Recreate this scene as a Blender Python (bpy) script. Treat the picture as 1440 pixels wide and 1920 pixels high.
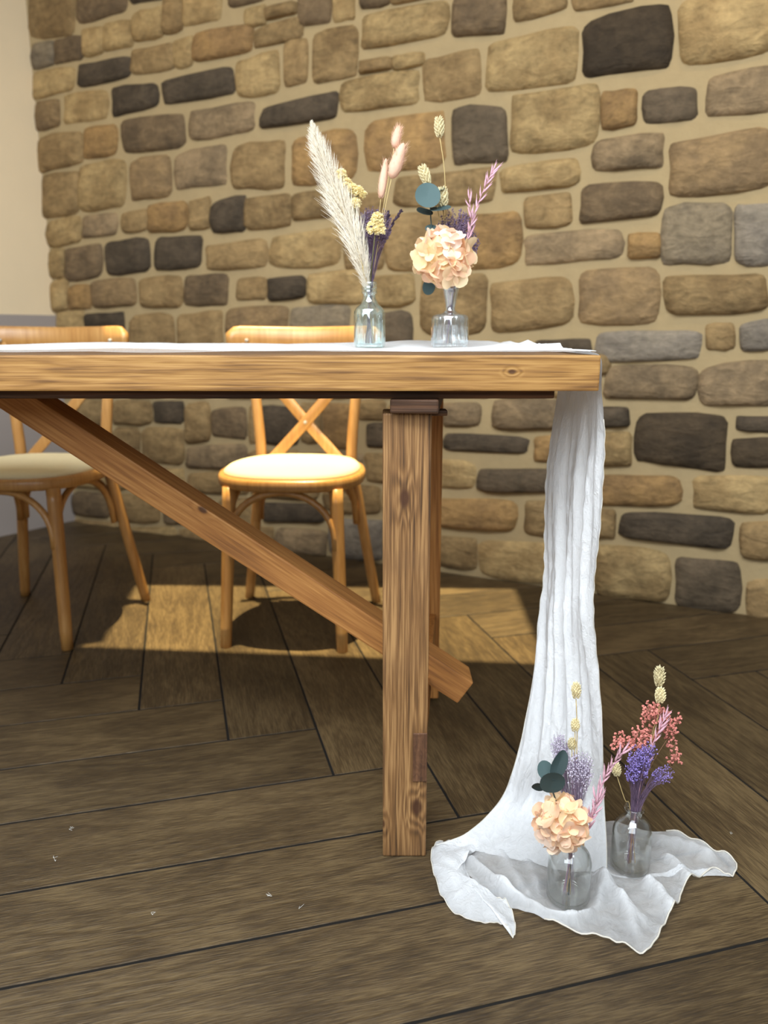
import bpy, bmesh, math, random
import numpy as np
from mathutils import Vector, Matrix

for o in list(bpy.data.objects): bpy.data.objects.remove(o)
SC = bpy.context.scene
COL = SC.collection
R = math.radians

# ------------------------------------------------------------------ camera
CAM_H, PITCH, FPX = 0.83, 13.096, 1440.0
cam = bpy.data.cameras.new('camera')
cam.sensor_fit = 'HORIZONTAL'; cam.sensor_width = 36.0; cam.lens = 36.0
cam.clip_start = 0.05
cam.dof.use_dof = True; cam.dof.focus_distance = 1.16; cam.dof.aperture_fstop = 4.4
cam_o = bpy.data.objects.new('camera', cam); COL.objects.link(cam_o)
cam_o.location = (0, 0, CAM_H); cam_o.rotation_euler = (R(90 - PITCH), 0, 0)
SC.camera = cam_o
SC.cycles.transparent_max_bounces = 40

# ------------------------------------------------------------------ light
SC.view_settings.view_transform = 'Standard'; SC.view_settings.look = 'None'
SC.view_settings.exposure = 0.0; SC.view_settings.gamma = 1.0
SC.view_settings.use_curve_mapping = False
w = bpy.data.worlds.new('daylight'); SC.world = w; w.use_nodes = True
bg = w.node_tree.nodes['Background']
bg.inputs['Color'].default_value = (0.90, 0.96, 1.0, 1); bg.inputs['Strength'].default_value = 0.3

def add_light(name, kind, loc, rot, energy, color, **kw):
    l = bpy.data.lights.new(name, kind); l.energy = energy; l.color = color
    for k, v in kw.items(): setattr(l, k, v)
    o = bpy.data.objects.new(name, l); COL.objects.link(o); o.location = loc; o.rotation_euler = rot
    return o
# the high sun that falls through the shaped ceiling opening
add_light('sun', 'SUN', (0, 2.1, 6), (R(0.3), R(-0.3), 0), 13.0, (1.0, 0.84, 0.47), angle=R(0.6))
# tall window wall behind the camera
add_light('window_daylight', 'AREA', (-0.8, -1.1, 2.2), (R(62), 0, R(-14)), 92.0, (0.86, 0.94, 1.0), shape='RECTANGLE', size=2.6, size_y=2.2)
# added overhead panel that brightens the near floor and pooled cloth
add_light('overhead_fill', 'AREA', (-0.4, -0.15, 2.74), (R(20), 0, R(-10)), 125.0, (0.88, 0.95, 1.0), shape='RECTANGLE', size=3.0, size_y=1.1)
# warm ceiling downlights washing the stone wall
for lx, ly, pw in ((-1.15, 2.2, 10.0), (-0.1, 1.75, 13.0), (0.95, 1.3, 20.0)):
    add_light('ceiling_downlight', 'SPOT', (lx, ly, 2.7), (R(34), 0, R(-25.7)), pw, (1.0, 0.79, 0.48), spot_size=R(84), spot_blend=0.9, shadow_soft_size=0.06)

# ------------------------------------------------------------------ helpers
def lin(c): return tuple(((x / 255) / 12.92 if x / 255 <= 0.04045 else ((x / 255 + 0.055) / 1.055) ** 2.4) for x in c)
def lin4(c): return lin(c) + (1.0,)
CP, SP = math.cos(R(PITCH)), math.sin(R(PITCH))
def at(x, y, Y):
    """point of the photograph's frame (1440x1920) at distance Y into the room"""
    u = (x - 720) / FPX; v = (960 - y) / FPX
    d = Vector((u, CP + v * SP, -SP + v * CP)); return Vector((0, 0, CAM_H)) + d * (Y / d.y)
def ground(x, y, z=0.0):
    u = (x - 720) / FPX; v = (960 - y) / FPX
    d = Vector((u, CP + v * SP, -SP + v * CP)); return Vector((0, 0, CAM_H)) + d * ((z - CAM_H) / d.z)

def empty(name, loc, rz=0.0):
    o = bpy.data.objects.new(name, None); COL.objects.link(o); o.location = loc; o.rotation_euler = (0, 0, rz)
    o.empty_display_size = 0.05
    return o
def tag(o, label=None, cat=None, group=None, kind=None):
    if label: o['label'] = label
    if cat: o['category'] = cat
    if group: o['group'] = group
    if kind: o['kind'] = kind
    return o

class MB:
    def __init__(s): s.v = []; s.f = []; s.m = []
    def add(s, vs, fs, mi=0):
        b = len(s.v); s.v.extend([tuple(p) for p in vs]); s.f.extend([tuple(i + b for i in f) for f in fs]); s.m.extend([mi] * len(fs))
    def box(s, c, size, M=None, mi=0):
        hx, hy, hz = size[0] / 2, size[1] / 2, size[2] / 2
        P = [Vector((x, y, z)) for z in (-hz, hz) for y in (-hy, hy) for x in (-hx, hx)]
        if M is not None: P = [M @ p for p in P]
        P = [p + Vector(c) for p in P]
        s.add(P, [(0, 2, 3, 1), (4, 5, 7, 6), (0, 1, 5, 4), (2, 6, 7, 3), (0, 4, 6, 2), (1, 3, 7, 5)], mi)
    def tube(s, pts, r, n=8, cap=True, mi=0, flat=None):
        pts = [Vector(p) for p in pts]; k = len(pts)
        rr = list(r) if hasattr(r, '__len__') else [r] * k
        up = Vector((0, 0, 1)); prev = None; V = []
        for i, p in enumerate(pts):
            t = (pts[min(i + 1, k - 1)] - pts[max(i - 1, 0)]); t = t.normalized() if t.length > 1e-9 else up
            if prev is None:
                a = t.cross(Vector((0, 1, 0)) if abs(t.y) < 0.9 else Vector((1, 0, 0))).normalized()
            else: a = (prev - t * prev.dot(t)).normalized()
            prev = a; b = t.cross(a)
            for j in range(n):
                th = 2 * math.pi * j / n
                V.append(p + (a * math.cos(th) + b * math.sin(th) * (flat or 1.0)) * rr[i])
        F = []
        for i in range(k - 1):
            for j in range(n):
                F.append((i * n + j, i * n + (j + 1) % n, (i + 1) * n + (j + 1) % n, (i + 1) * n + j))
        if cap: F.append(tuple(range(n - 1, -1, -1))); F.append(tuple((k - 1) * n + j for j in range(n)))
        s.add(V, F, mi)
    def lathe(s, prof, n=40, c=(0, 0, 0), rib=None, mi=0):
        V = []; c = Vector(c)
        for (r, z) in prof:
            for j in range(n):
                th = 2 * math.pi * j / n; q = r * (1 + (rib(th, z) if rib else 0))
                V.append(c + Vector((q * math.cos(th), q * math.sin(th), z)))
        F = []
        for i in range(len(prof) - 1):
            for j in range(n): F.append((i * n + j, i * n + (j + 1) % n, (i + 1) * n + (j + 1) % n, (i + 1) * n + j))
        s.add(V, F, mi)
    def ico(s, c, r, mi=0, axis=None, st=1.0):
        g = (1 + 5 ** .5) / 2
        P = [(-1, g, 0), (1, g, 0), (-1, -g, 0), (1, -g, 0), (0, -1, g), (0, 1, g), (0, -1, -g), (0, 1, -g), (g, 0, -1), (g, 0, 1), (-g, 0, -1), (-g, 0, 1)]
        F = [(0, 11, 5), (0, 5, 1), (0, 1, 7), (0, 7, 10), (0, 10, 11), (1, 5, 9), (5, 11, 4), (11, 10, 2), (10, 7, 6), (7, 1, 8), (3, 9, 4), (3, 4, 2), (3, 2, 6), (3, 6, 8), (3, 8, 9), (4, 9, 5), (2, 4, 11), (6, 2, 10), (8, 6, 7), (9, 8, 1)]
        c = Vector(c); V = []
        for p in P:
            q = Vector(p).normalized() * r
            if axis is not None: q += axis * (q.dot(axis) * (st - 1))
            V.append(c + q)
        s.add(V, F, mi)
    def spindle(s, p, d, L, w, n=5, prof=((0, .15), (.3, 1), (.65, .75), (1, .03)), mi=0, bend=None):
        """pointed seed or bract growing from p along d"""
        p = Vector(p); d = Vector(d).normalized(); pts = []; rr = []
        for t, q in prof:
            pt = p + d * (L * t)
            if bend is not None: pt += bend * (t * t)
            pts.append(pt); rr.append(w * q)
        s.tube(pts, rr, n, mi=mi)
    def ribbon(s, pts, w0, w1, nrm, mi=0):
        V = []; k = len(pts)
        for i, p in enumerate(pts):
            t = (pts[min(i + 1, k - 1)] - pts[max(i - 1, 0)]).normalized(); a = t.cross(nrm)
            a = a.normalized() if a.length > 1e-6 else Vector((1, 0, 0))
            ww = w0 + (w1 - w0) * i / (k - 1); V += [p - a * ww, p + a * ww]
        s.add(V, [(2 * i, 2 * i + 1, 2 * i + 3, 2 * i + 2) for i in range(k - 1)], mi)
    def mesh(s, name, mats, smooth=True):
        me = bpy.data.meshes.new(name); me.from_pydata(s.v, [], s.f)
        for m in (mats if isinstance(mats, (list, tuple)) else [mats]): me.materials.append(m)
        if len(me.materials) > 1: me.polygons.foreach_set('material_index', s.m)
        if smooth: me.polygons.foreach_set('use_smooth', [True] * len(s.f))
        me.update(); return me
    def build(s, name, mats, parent=None, smooth=True, local=True):
        o = bpy.data.objects.new(name, s.mesh(name, mats, smooth)); COL.objects.link(o)
        if parent is not None:
            o.parent = parent
            if not local: o.matrix_parent_inverse = parent_world(parent).inverted()
        return o
def parent_world(p):
    M = Matrix.LocRotScale(p.location, p.rotation_euler, p.scale)
    if p.parent: M = parent_world(p.parent) @ p.matrix_parent_inverse @ M
    return M
def linked(name, me, parent, M=None):
    o = bpy.data.objects.new(name, me); COL.objects.link(o); o.parent = parent
    if M is not None: o.matrix_local = M
    return o
def bevel_mesh(name, mb, mat, width, segs=2, smooth=False):
    me = mb.mesh(name, mat, smooth); bm = bmesh.new(); bm.from_mesh(me)
    bmesh.ops.remove_doubles(bm, verts=bm.verts, dist=1e-6)
    bmesh.ops.recalc_face_normals(bm, faces=bm.faces)
    bmesh.ops.bevel(bm, geom=list(bm.edges), offset=width, segments=segs, affect='EDGES', profile=0.6)
    bm.to_mesh(me); bm.free(); return me
def cat_rom(P, n):
    """smooth curve through P, n samples"""
    P = [Vector(p) for p in P]; m = len(P) - 1; out = []
    for i in range(n):
        t = i / (n - 1) * m; k = min(int(t), m - 1); f = t - k
        a, b, c, d = P[max(k - 1, 0)], P[k], P[k + 1], P[min(k + 2, m)]
        out.append(0.5 * ((2 * b) + (c - a) * f + (2 * a - 5 * b + 4 * c - d) * f * f + (3 * b - a - 3 * c + d) * f ** 3))
    return out

# ------------------------------------------------------------------ materials
class NT:
    def __init__(s, name):
        s.m = bpy.data.materials.new(name); s.m.use_nodes = True; s.t = s.m.node_tree; s.t.nodes.clear()
        s.out = s.t.nodes.new('ShaderNodeOutputMaterial')
    def n(s, typ, ins=None, **kw):
        x = s.t.nodes.new('ShaderNode' + typ)
        for k, v in kw.items(): setattr(x, k, v)
        for k, v in (ins or {}).items():
            if isinstance(v, bpy.types.NodeSocket): s.t.links.new(v, x.inputs[k])
            else: x.inputs[k].default_value = v
        return x
    def math(s, op, a, b=0.0, c=0.0, clamp=False):
        return s.n('Math', {0: a, 1: b, 2: c}, operation=op, use_clamp=clamp).outputs[0]
    def noise(s, vec, scale, detail=4, rough=0.55, dist=0.0):
        return s.n('TexNoise', {'Vector': vec, 'Scale': scale, 'Detail': detail, 'Roughness': rough, 'Distortion': dist}).outputs['Fac']
    def mapping(s, vec, sc=(1, 1, 1), loc=(0, 0, 0)):
        return s.n('Mapping', {'Vector': vec, 'Scale': sc, 'Location': loc}).outputs[0]
    def mix(s, f, a, b, blend='MIX'):
        x = s.n('Mix', data_type='RGBA', blend_type=blend)
        for sock, v in ((x.inputs[0], f), (x.inputs[6], a), (x.inputs[7], b)):
            if isinstance(v, bpy.types.NodeSocket): s.t.links.new(v, sock)
            else: sock.default_value = v
        return x.outputs[2]
    def ramp(s, f, stops):
        x = s.n('ValToRGB', {0: f}); e = x.color_ramp.elements
        while len(e) < len(stops): e.new(0.5)
        for el, (p, c) in zip(e, stops):
            el.position = p; el.color = c if len(c) == 4 else tuple(c) + (1,)
        return x.outputs[0]
    def smooth(s, f, lo, hi, a=0.0, b=1.0):
        return s.n('MapRange', {0: f, 1: lo, 2: hi, 3: a, 4: b}, interpolation_type='SMOOTHSTEP').outputs[0]
    def bump(s, h, strength, dist):
        return s.n('Bump', {'Height': h, 'Strength': strength, 'Distance': dist}).outputs[0]
    def pbr(s, color, rough=0.6, normal=None, **kw):
        ins = {'Base Color': color, 'Roughness': rough}
        if normal is not None: ins['Normal'] = normal
        ins.update(kw); p = s.n('BsdfPrincipled', ins)
        s.t.links.new(p.outputs[0], s.out.inputs[0]); return s.m
    def done(s, shader): s.t.links.new(shader, s.out.inputs[0]); return s.m

def coords(nt, rand=True):
    tc = nt.n('TexCoord').outputs['Object']
    if not rand: return tc, None
    r = nt.n('ObjectInfo').outputs['Random']
    off = nt.n('CombineXYZ', {0: nt.math('MULTIPLY', r, 17.0), 1: nt.math('MULTIPLY', r, 41.0), 2: nt.math('MULTIPLY', r, 29.0)}).outputs[0]
    return nt.n('VectorMath', {0: tc, 1: off}, operation='ADD').outputs[0], r

def wood(name, light, mid, dark, axis='X', stretch=0.07, scale=14, lines=9.0, fine=160, rough=0.55, bump=0.25, knots=(), rand=True, contrast=1.0, vary=0.0, spec=0.35, stain=None, ring=0.22, fs_len=0.025):
    nt = NT(name); v, r = coords(nt, rand); raw = nt.n('TexCoord').outputs['Object']
    ai = 'XYZ'.index(axis); sc = [1, 1, 1]; sc[ai] = stretch
    m = nt.mapping(v, tuple(sc)); base = nt.noise(m, scale, 3, 0.5, 0.3)
    field = base; spot = None
    for (p, rad, strg) in knots:
        ks = [1, 1, 1]; ks[ai] = 0.55
        a = nt.mapping(raw, tuple(ks)); q = [p[i] * ks[i] for i in range(3)]
        d = nt.n('VectorMath', {0: a, 1: tuple(q)}, operation='DISTANCE').outputs['Value']
        field = nt.math('ADD', field, nt.smooth(d, 0, rad * 3.2, strg, 0))
        kd = nt.smooth(nt.math('ADD', d, nt.math('MULTIPLY', base, rad * 0.25)), rad * 0.55, rad * 1.25, 1, 0)
        spot = kd if spot is None else nt.math('MAXIMUM', spot, kd)
    ln = nt.math('MULTIPLY_ADD', nt.math('SINE', nt.math('MULTIPLY', field, lines * 6.283)), 0.5, 0.5)
    fs = [1, 1, 1]; fs[ai] = fs_len
    fi = nt.noise(nt.mapping(v, tuple(fs)), fine, 3, 0.6)
    big = nt.noise(v, 4.0, 2)
    fac = nt.math('ADD', nt.math('MULTIPLY', ln, ring * contrast), nt.math('MULTIPLY', nt.math('SUBTRACT', fi, 0.5), 1.5 * contrast))
    fac = nt.math('ADD', fac, nt.math('MULTIPLY', big, 0.7), clamp=True)
    col = nt.ramp(fac, [(0.12, lin4(light)), (0.5, lin4(mid)), (0.95, lin4(dark))])
    if spot is not None: col = nt.mix(nt.math('MULTIPLY', spot, 0.85), col, lin4((62, 34, 20)))
    if stain is not None:
        col = nt.mix(nt.smooth(nt.noise(v, 7, 3), 0.52, 0.72, 0, 0.6), col, lin4(stain))
    if vary and r is not None:
        hs = nt.n('HueSaturation', {'Value': nt.math('MULTIPLY_ADD', r, vary, 1 - vary * 0.5), 'Color': col}); col = hs.outputs[0]
    h = nt.math('ADD', nt.math('MULTIPLY', fi, 0.7), nt.math('MULTIPLY', ln, 0.3))
    rg = nt.math('MULTIPLY_ADD', fi, 0.25, rough - 0.12)
    return nt.pbr(col, rg, nt.bump(h, bump, 0.002), **{'Specular IOR Level': spec})

def flat(name, c, rough=0.7, var=0.15, scale=60, sub=None, trans=0.0, randv=0.0, bump=0.0, spec=0.3):
    nt = NT(name); v, r = coords(nt); n = nt.noise(v, scale, 4)
    c = lin(c); a = tuple(max(0, x * (1 - var)) for x in c) + (1,); b = tuple(min(1, x * (1 + var)) for x in c) + (1,)
    col = nt.mix(n, a, b)
    if randv: col = nt.n('HueSaturation', {'Value': nt.math('MULTIPLY_ADD', r, randv, 1 - randv * 0.5), 'Color': col}).outputs[0]
    nrm = nt.bump(n, bump, 0.002) if bump else None
    if not trans: return nt.pbr(col, rough, nrm, **{'Specular IOR Level': spec})
    ins = {'Base Color': col, 'Roughness': rough, 'Specular IOR Level': spec}
    p = nt.n('BsdfPrincipled', ins).outputs[0]; t = nt.n('BsdfTranslucent', {'Color': col}).outputs[0]
    return nt.done(nt.n('MixShader', {0: trans, 1: p, 2: t}).outputs[0])

def stone_mat(name, c, c2):
    nt = NT(name); v, r = coords(nt); c = (c[0] * 0.985, c[1] * 0.958, c[2] * 0.915); c2 = (c2[0] * 0.985, c2[1] * 0.958, c2[2] * 0.915)
    n1 = nt.noise(v, 9, 5, 0.6); n2 = nt.noise(v, 55, 5, 0.65); n3 = nt.noise(nt.mapping(v, (1, 1, 2.2)), 16, 4, 0.6, 0.8)
    col = nt.mix(nt.smooth(n1, 0.38, 0.64), lin4(c), lin4(c2))
    k = nt.math('ADD', nt.math('MULTIPLY', nt.math('SUBTRACT', n2, 0.5), 0.85), nt.math('MULTIPLY', nt.math('SUBTRACT', n3, 0.5), 1.15))
    k = nt.math('ADD', k, nt.math('MULTIPLY_ADD', r, 0.26, 0.87))
    col = nt.n('HueSaturation', {'Value': k, 'Color': col}).outputs[0]
    h = nt.math('ADD', n3, nt.math('MULTIPLY', n2, 0.5))
    return nt.pbr(col, 0.85, nt.bump(h, 0.9, 0.009), **{'Specular IOR Level': 0.25})
STONE = {
 't': stone_mat('tan_stone', (164, 142, 102), (142, 120, 84)), 'b': stone_mat('brown_stone', (144, 122, 87), (124, 103, 72)),
 'o': stone_mat('ochre_stone', (152, 123, 82), (128, 103, 71)), 'r': stone_mat('russet_stone', (138, 116, 85), (120, 101, 76)),
 'k': stone_mat('umber_stone', (112, 95, 73), (92, 78, 61)), 'm': stone_mat('mottled_stone', (139, 120, 94), (112, 97, 77)),
 'g': stone_mat('grey_stone', (132, 120, 101), (116, 106, 92)), 'G': stone_mat('blue_grey_stone', (131, 123, 112), (115, 108, 100)),
 'd': stone_mat('charcoal_stone', (80, 70, 58), (64, 56, 46)), 'D': stone_mat('black_brown_stone', (70, 59, 45), (56, 47, 36)),
 'e': stone_mat('slate_stone', (96, 84, 69), (80, 70, 57))}
def mortar_mat():
    nt = NT('sandy_mortar'); v, r = coords(nt, False); n = nt.noise(v, 30, 6, 0.65); n2 = nt.noise(v, 4, 3)
    col = nt.mix(n2, lin4((178, 156, 116)), lin4((160, 140, 106))); col = nt.mix(nt.math('MULTIPLY', n, 0.35), col, lin4((120, 102, 74)))
    return nt.pbr(col, 0.95, nt.bump(n, 0.6, 0.006), **{'Specular IOR Level': 0.15})
M_MORTAR = mortar_mat()
M_PLASTER = flat('cream_plaster', (230, 209, 174), 0.9, 0.03, 8)
M_WAINSCOT = flat('grey_wall_paint', (158, 148, 142), 0.8, 0.03, 8)
M_CEIL = flat('white_ceiling', (225, 220, 212), 0.9, 0.02, 5)
M_GROUT = flat('dark_grout', (20, 17, 14), 0.95, 0.2, 80)
M_PLANK = wood('brushed_oak_plank', (101, 83, 56), (68, 53, 33), (32, 24, 15), 'X', 0.16, 9, 9.0, 620, 0.5, 0.8, contrast=1.0, vary=0.38, spec=0.4, ring=0.15, fs_len=0.05)
M_OAK = wood('oak_tabletop', (172, 131, 75), (147, 106, 56), (96, 64, 33), 'X', 0.09, 26, 8, 330, 0.55, 0.35, knots=(((1.03, -0.36, 0.002), 0.0035, 0.25),), rand=False, contrast=1.15, ring=0.2)
M_PINE = wood('aged_pine_post', (166, 127, 82), (122, 87, 52), (52, 35, 21), 'Z', 0.035, 45, 7, 380, 0.6, 0.6, knots=(((-0.003, -0.033, 0.596), 0.0095, 0.2), ((0.020, -0.033, 0.09), 0.010, 0.35), ((-0.036, -0.033, 0.06), 0.006, 0.2)), rand=False, contrast=0.9, stain=(116, 84, 54), ring=0.3)
M_PINE2 = wood('orange_pine', (190, 132, 70), (160, 104, 50), (110, 66, 32), 'Z', 0.05, 30, 8, 300, 0.55, 0.3)
M_BRACE = wood('pine_brace', (190, 136, 76), (162, 108, 56), (110, 70, 38), 'X', 0.07, 30, 7, 300, 0.6, 0.3, knots=(((-0.09, -0.035, 0.020), 0.006, 0.2),), rand=False, contrast=0.8)
M_DARKWOOD = wood('dark_underframe_wood', (96, 64, 40), (70, 45, 27), (38, 25, 16), 'X', 0.07, 22, 7, 260, 0.65, 0.4)
M_TENON = wood('end_grain_tenon', (110, 76, 52), (90, 60, 40), (66, 44, 30), 'Z', 0.6, 60, 6, 260, 0.7, 0.3)
M_CHAIR = wood('honey_beech', (196, 148, 88), (174, 124, 66), (140, 92, 46), 'Z', 0.1, 16, 4, 150, 0.34, 0.08, contrast=0.6, spec=0.55)
M_SEAT = flat('cream_seat_pad', (226, 212, 172), 0.75, 0.04, 120, bump=0.2)
M_METAL = flat('steel_screw', (170, 165, 158), 0.35, 0.05, 40)

def cloth_mat():
    nt = NT('sheer_white_muslin'); v, r = coords(nt, False)
    den = nt.n('Attribute', attribute_name='layers').outputs['Fac']
    wr = nt.noise(nt.mapping(v, (1, 1, 0.35)), 75, 5, 0.6, 1.2); cr = nt.noise(v, 260, 4, 0.6)
    face = nt.n('LayerWeight', {'Blend': 0.5}).outputs['Facing']
    a = nt.math('ADD', den, nt.math('MULTIPLY', nt.math('POWER', face, 2.5), 0.35))
    a = nt.math('ADD', a, nt.math('MULTIPLY', nt.math('SUBTRACT', wr, 0.5), 0.22), clamp=True)
    nb = nt.bump(nt.math('ADD', wr, nt.math('MULTIPLY', cr, 0.25)), 0.55, 0.006)
    col = lin4((243, 244, 246))
    d = nt.n('BsdfDiffuse', {'Color': col, 'Normal': nb}).outputs[0]; t = nt.n('BsdfTranslucent', {'Color': col, 'Normal': nb}).outputs[0]
    s = nt.n('MixShader', {0: 0.32, 1: d, 2: t}).outputs[0]; tr = nt.n('BsdfTransparent', {'Color': (1, 1, 1, 1)}).outputs[0]
    return nt.done(nt.n('MixShader', {0: a, 1: tr, 2: s}).outputs[0])
M_CLOTH = cloth_mat()
M_HEM = flat('white_rolled_hem', (226, 220, 208), 0.85, 0.08, 300, trans=0.3)

def glass_mat(name, tint, edge, base=0.07):
    nt = NT(name); face = nt.n('LayerWeight', {'Blend': 0.5}).outputs['Facing']
    f = nt.math('MULTIPLY_ADD', nt.math('POWER', face, 3.0), 0.8, base)
    col = nt.mix(nt.math('POWER', face, 3.0), tint + (1,), edge + (1,))
    tr = nt.n('BsdfTransparent', {'Color': col}).outputs[0]; gl = nt.n('BsdfGlossy', {'Color': (1, 1, 1, 1), 'Roughness': 0.03}).outputs[0]
    return nt.done(nt.n('MixShader', {0: f, 1: tr, 2: gl}).outputs[0])
M_AQUA = glass_mat('aqua_glass', (0.93, 0.985, 0.985), (0.45, 0.70, 0.72), 0.20)
M_RIBBED = glass_mat('clear_ribbed_glass', (0.955, 0.98, 0.99), (0.50, 0.62, 0.70), 0.20)
M_CLEAR = glass_mat('clear_glass', (0.98, 0.985, 0.98), (0.55, 0.58, 0.55), 0.06)

M_PAMPAS = flat('pampas_fibre', (238, 230, 214), 0.8, 0.14, 90, trans=0.15)
M_YELLOW = flat('pale_yellow_statice', (255, 240, 196), 0.8, 0.06, 200, trans=0.4)
M_PEACHTAIL = flat('peach_bunny_tail', (238, 198, 172), 0.85, 0.12, 150, trans=0.2)
M_PURPLE = flat('purple_bloom', (110, 92, 112), 0.8, 0.7, 420)
M_LILAC = flat('lilac_bloom', (200, 190, 208), 0.8, 0.25, 150)
M_LSTEM = flat('lilac_stems', (156, 140, 164), 0.8, 0.25, 100)
M_VIOLET = flat('violet_bloom', (148, 130, 200), 0.8, 0.75, 420)
M_VSTEM = flat('violet_stems', (122, 100, 124), 0.8, 0.25, 100)
M_LAV = flat('dried_lavender', (66, 52, 66), 0.85, 0.3, 150)
M_SEED = flat('canary_seed_head', (216, 202, 160), 0.8, 0.2, 120, randv=0.2)
M_STRAW = flat('straw_stem', (196, 172, 118), 0.7, 0.2, 90)
M_GSTEM = flat('green_brown_stem', (92, 88, 56), 0.8, 0.3, 90)
M_EUC = flat('preserved_eucalyptus', (66, 84, 84), 0.7, 0.25, 90, trans=0.1, randv=0.9)
M_EUCSTEM = flat('eucalyptus_stem', (70, 84, 82), 0.7, 0.2, 60)
M_PINK = flat('pink_oat', (230, 184, 198), 0.75, 0.12, 120, trans=0.25)
M_CORAL = flat('coral_gypsophila', (212, 134, 122), 0.8, 0.25, 200)
M_CSTEM = flat('coral_stems', (150, 112, 88), 0.8, 0.2, 90)
def petal_mat():
    nt = NT('peach_hydrangea_petal'); v, r = coords(nt); n = nt.noise(v, 40, 3)
    col = nt.ramp(r, [(0.0, lin4((250, 206, 172))), (0.35, lin4((252, 222, 188))), (0.6, lin4((248, 228, 180))), (0.85, lin4((254, 226, 208))), (1.0, lin4((255, 242, 226)))])
    col = nt.mix(nt.math('MULTIPLY', n, 0.18), col, lin4((246, 204, 164)))
    p = nt.n('BsdfPrincipled', {'Base Color': col, 'Roughness': 0.7, 'Specular IOR Level': 0.2}).outputs[0]; t = nt.n('BsdfTranslucent', {'Color': col}).outputs[0]
    return nt.done(nt.n('MixShader', {0: 0.35, 1: p, 2: t}).outputs[0])
M_PETAL = petal_mat()
M_LINT = flat('white_lint', (225, 222, 214), 0.9, 0.05, 100)

# ------------------------------------------------------------------ floor
fl = MB(); fl.add([(-4.2, -2.0, -0.0014), (3.0, -2.0, -0.0014), (3.0, 3.9, -0.0014), (-4.2, 3.9, -0.0014), (-4.2, -2.0, -0.06), (3.0, -2.0, -0.06), (3.0, 3.9, -0.06), (-4.2, 3.9, -0.06)],
       [(0, 1, 2, 3), (7, 6, 5, 4), (0, 4, 5, 1), (1, 5, 6, 2), (2, 6, 7, 3), (3, 7, 4, 0)])
floor = tag(fl.build('floor', M_GROUT, smooth=False), 'dark brown wood plank floor laid in a herringbone pattern', kind='structure')
WP, LP, ANG = 0.187, 0.187 * 6, R(15)
pk = MB(); pk.box((0, 0, -0.006), (LP - 0.0052, WP - 0.0052, 0.012)); plank_me = bevel_mesh('plank', pk, M_PLANK, 0.0005, 1)
WALL_Y0, WALL_S = 2.7233, -0.4817
e1 = Vector((math.cos(ANG), math.sin(ANG), 0)); e2 = Vector((-math.sin(ANG), math.cos(ANG), 0))
def in_room(p): return -3.4 < p.x < 2.3 and -0.75 < p.y < 3.9 and p.y < WALL_Y0 + WALL_S * p.x + 0.28
seen = set()
for a in range(-40, 41):
    for b in range(-4, 5):
        g = 0.25 - a * WP + b * LP; y = 1.307 + a * WP + b * LP
        for kind in (0, 1):
            cx, cy = (g - LP / 2, y + WP / 2) if kind == 0 else (g + WP / 2, y + LP / 2)
            key = (round(cx, 3), round(cy, 3), kind)
            if key in seen: continue
            seen.add(key); p = e1 * cx + e2 * cy
            ax = e1 if kind == 0 else e2
            if not any(in_room(p + ax * t) for t in (-0.5, 0, 0.5)) : continue
            if not in_room(p) and not in_room(p - ax * 0.5): continue
            linked('plank', plank_me, floor, Matrix.Translation(p) @ Matrix.Rotation(ANG + (0 if kind == 0 else math.pi / 2), 4, 'Z'))

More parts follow.
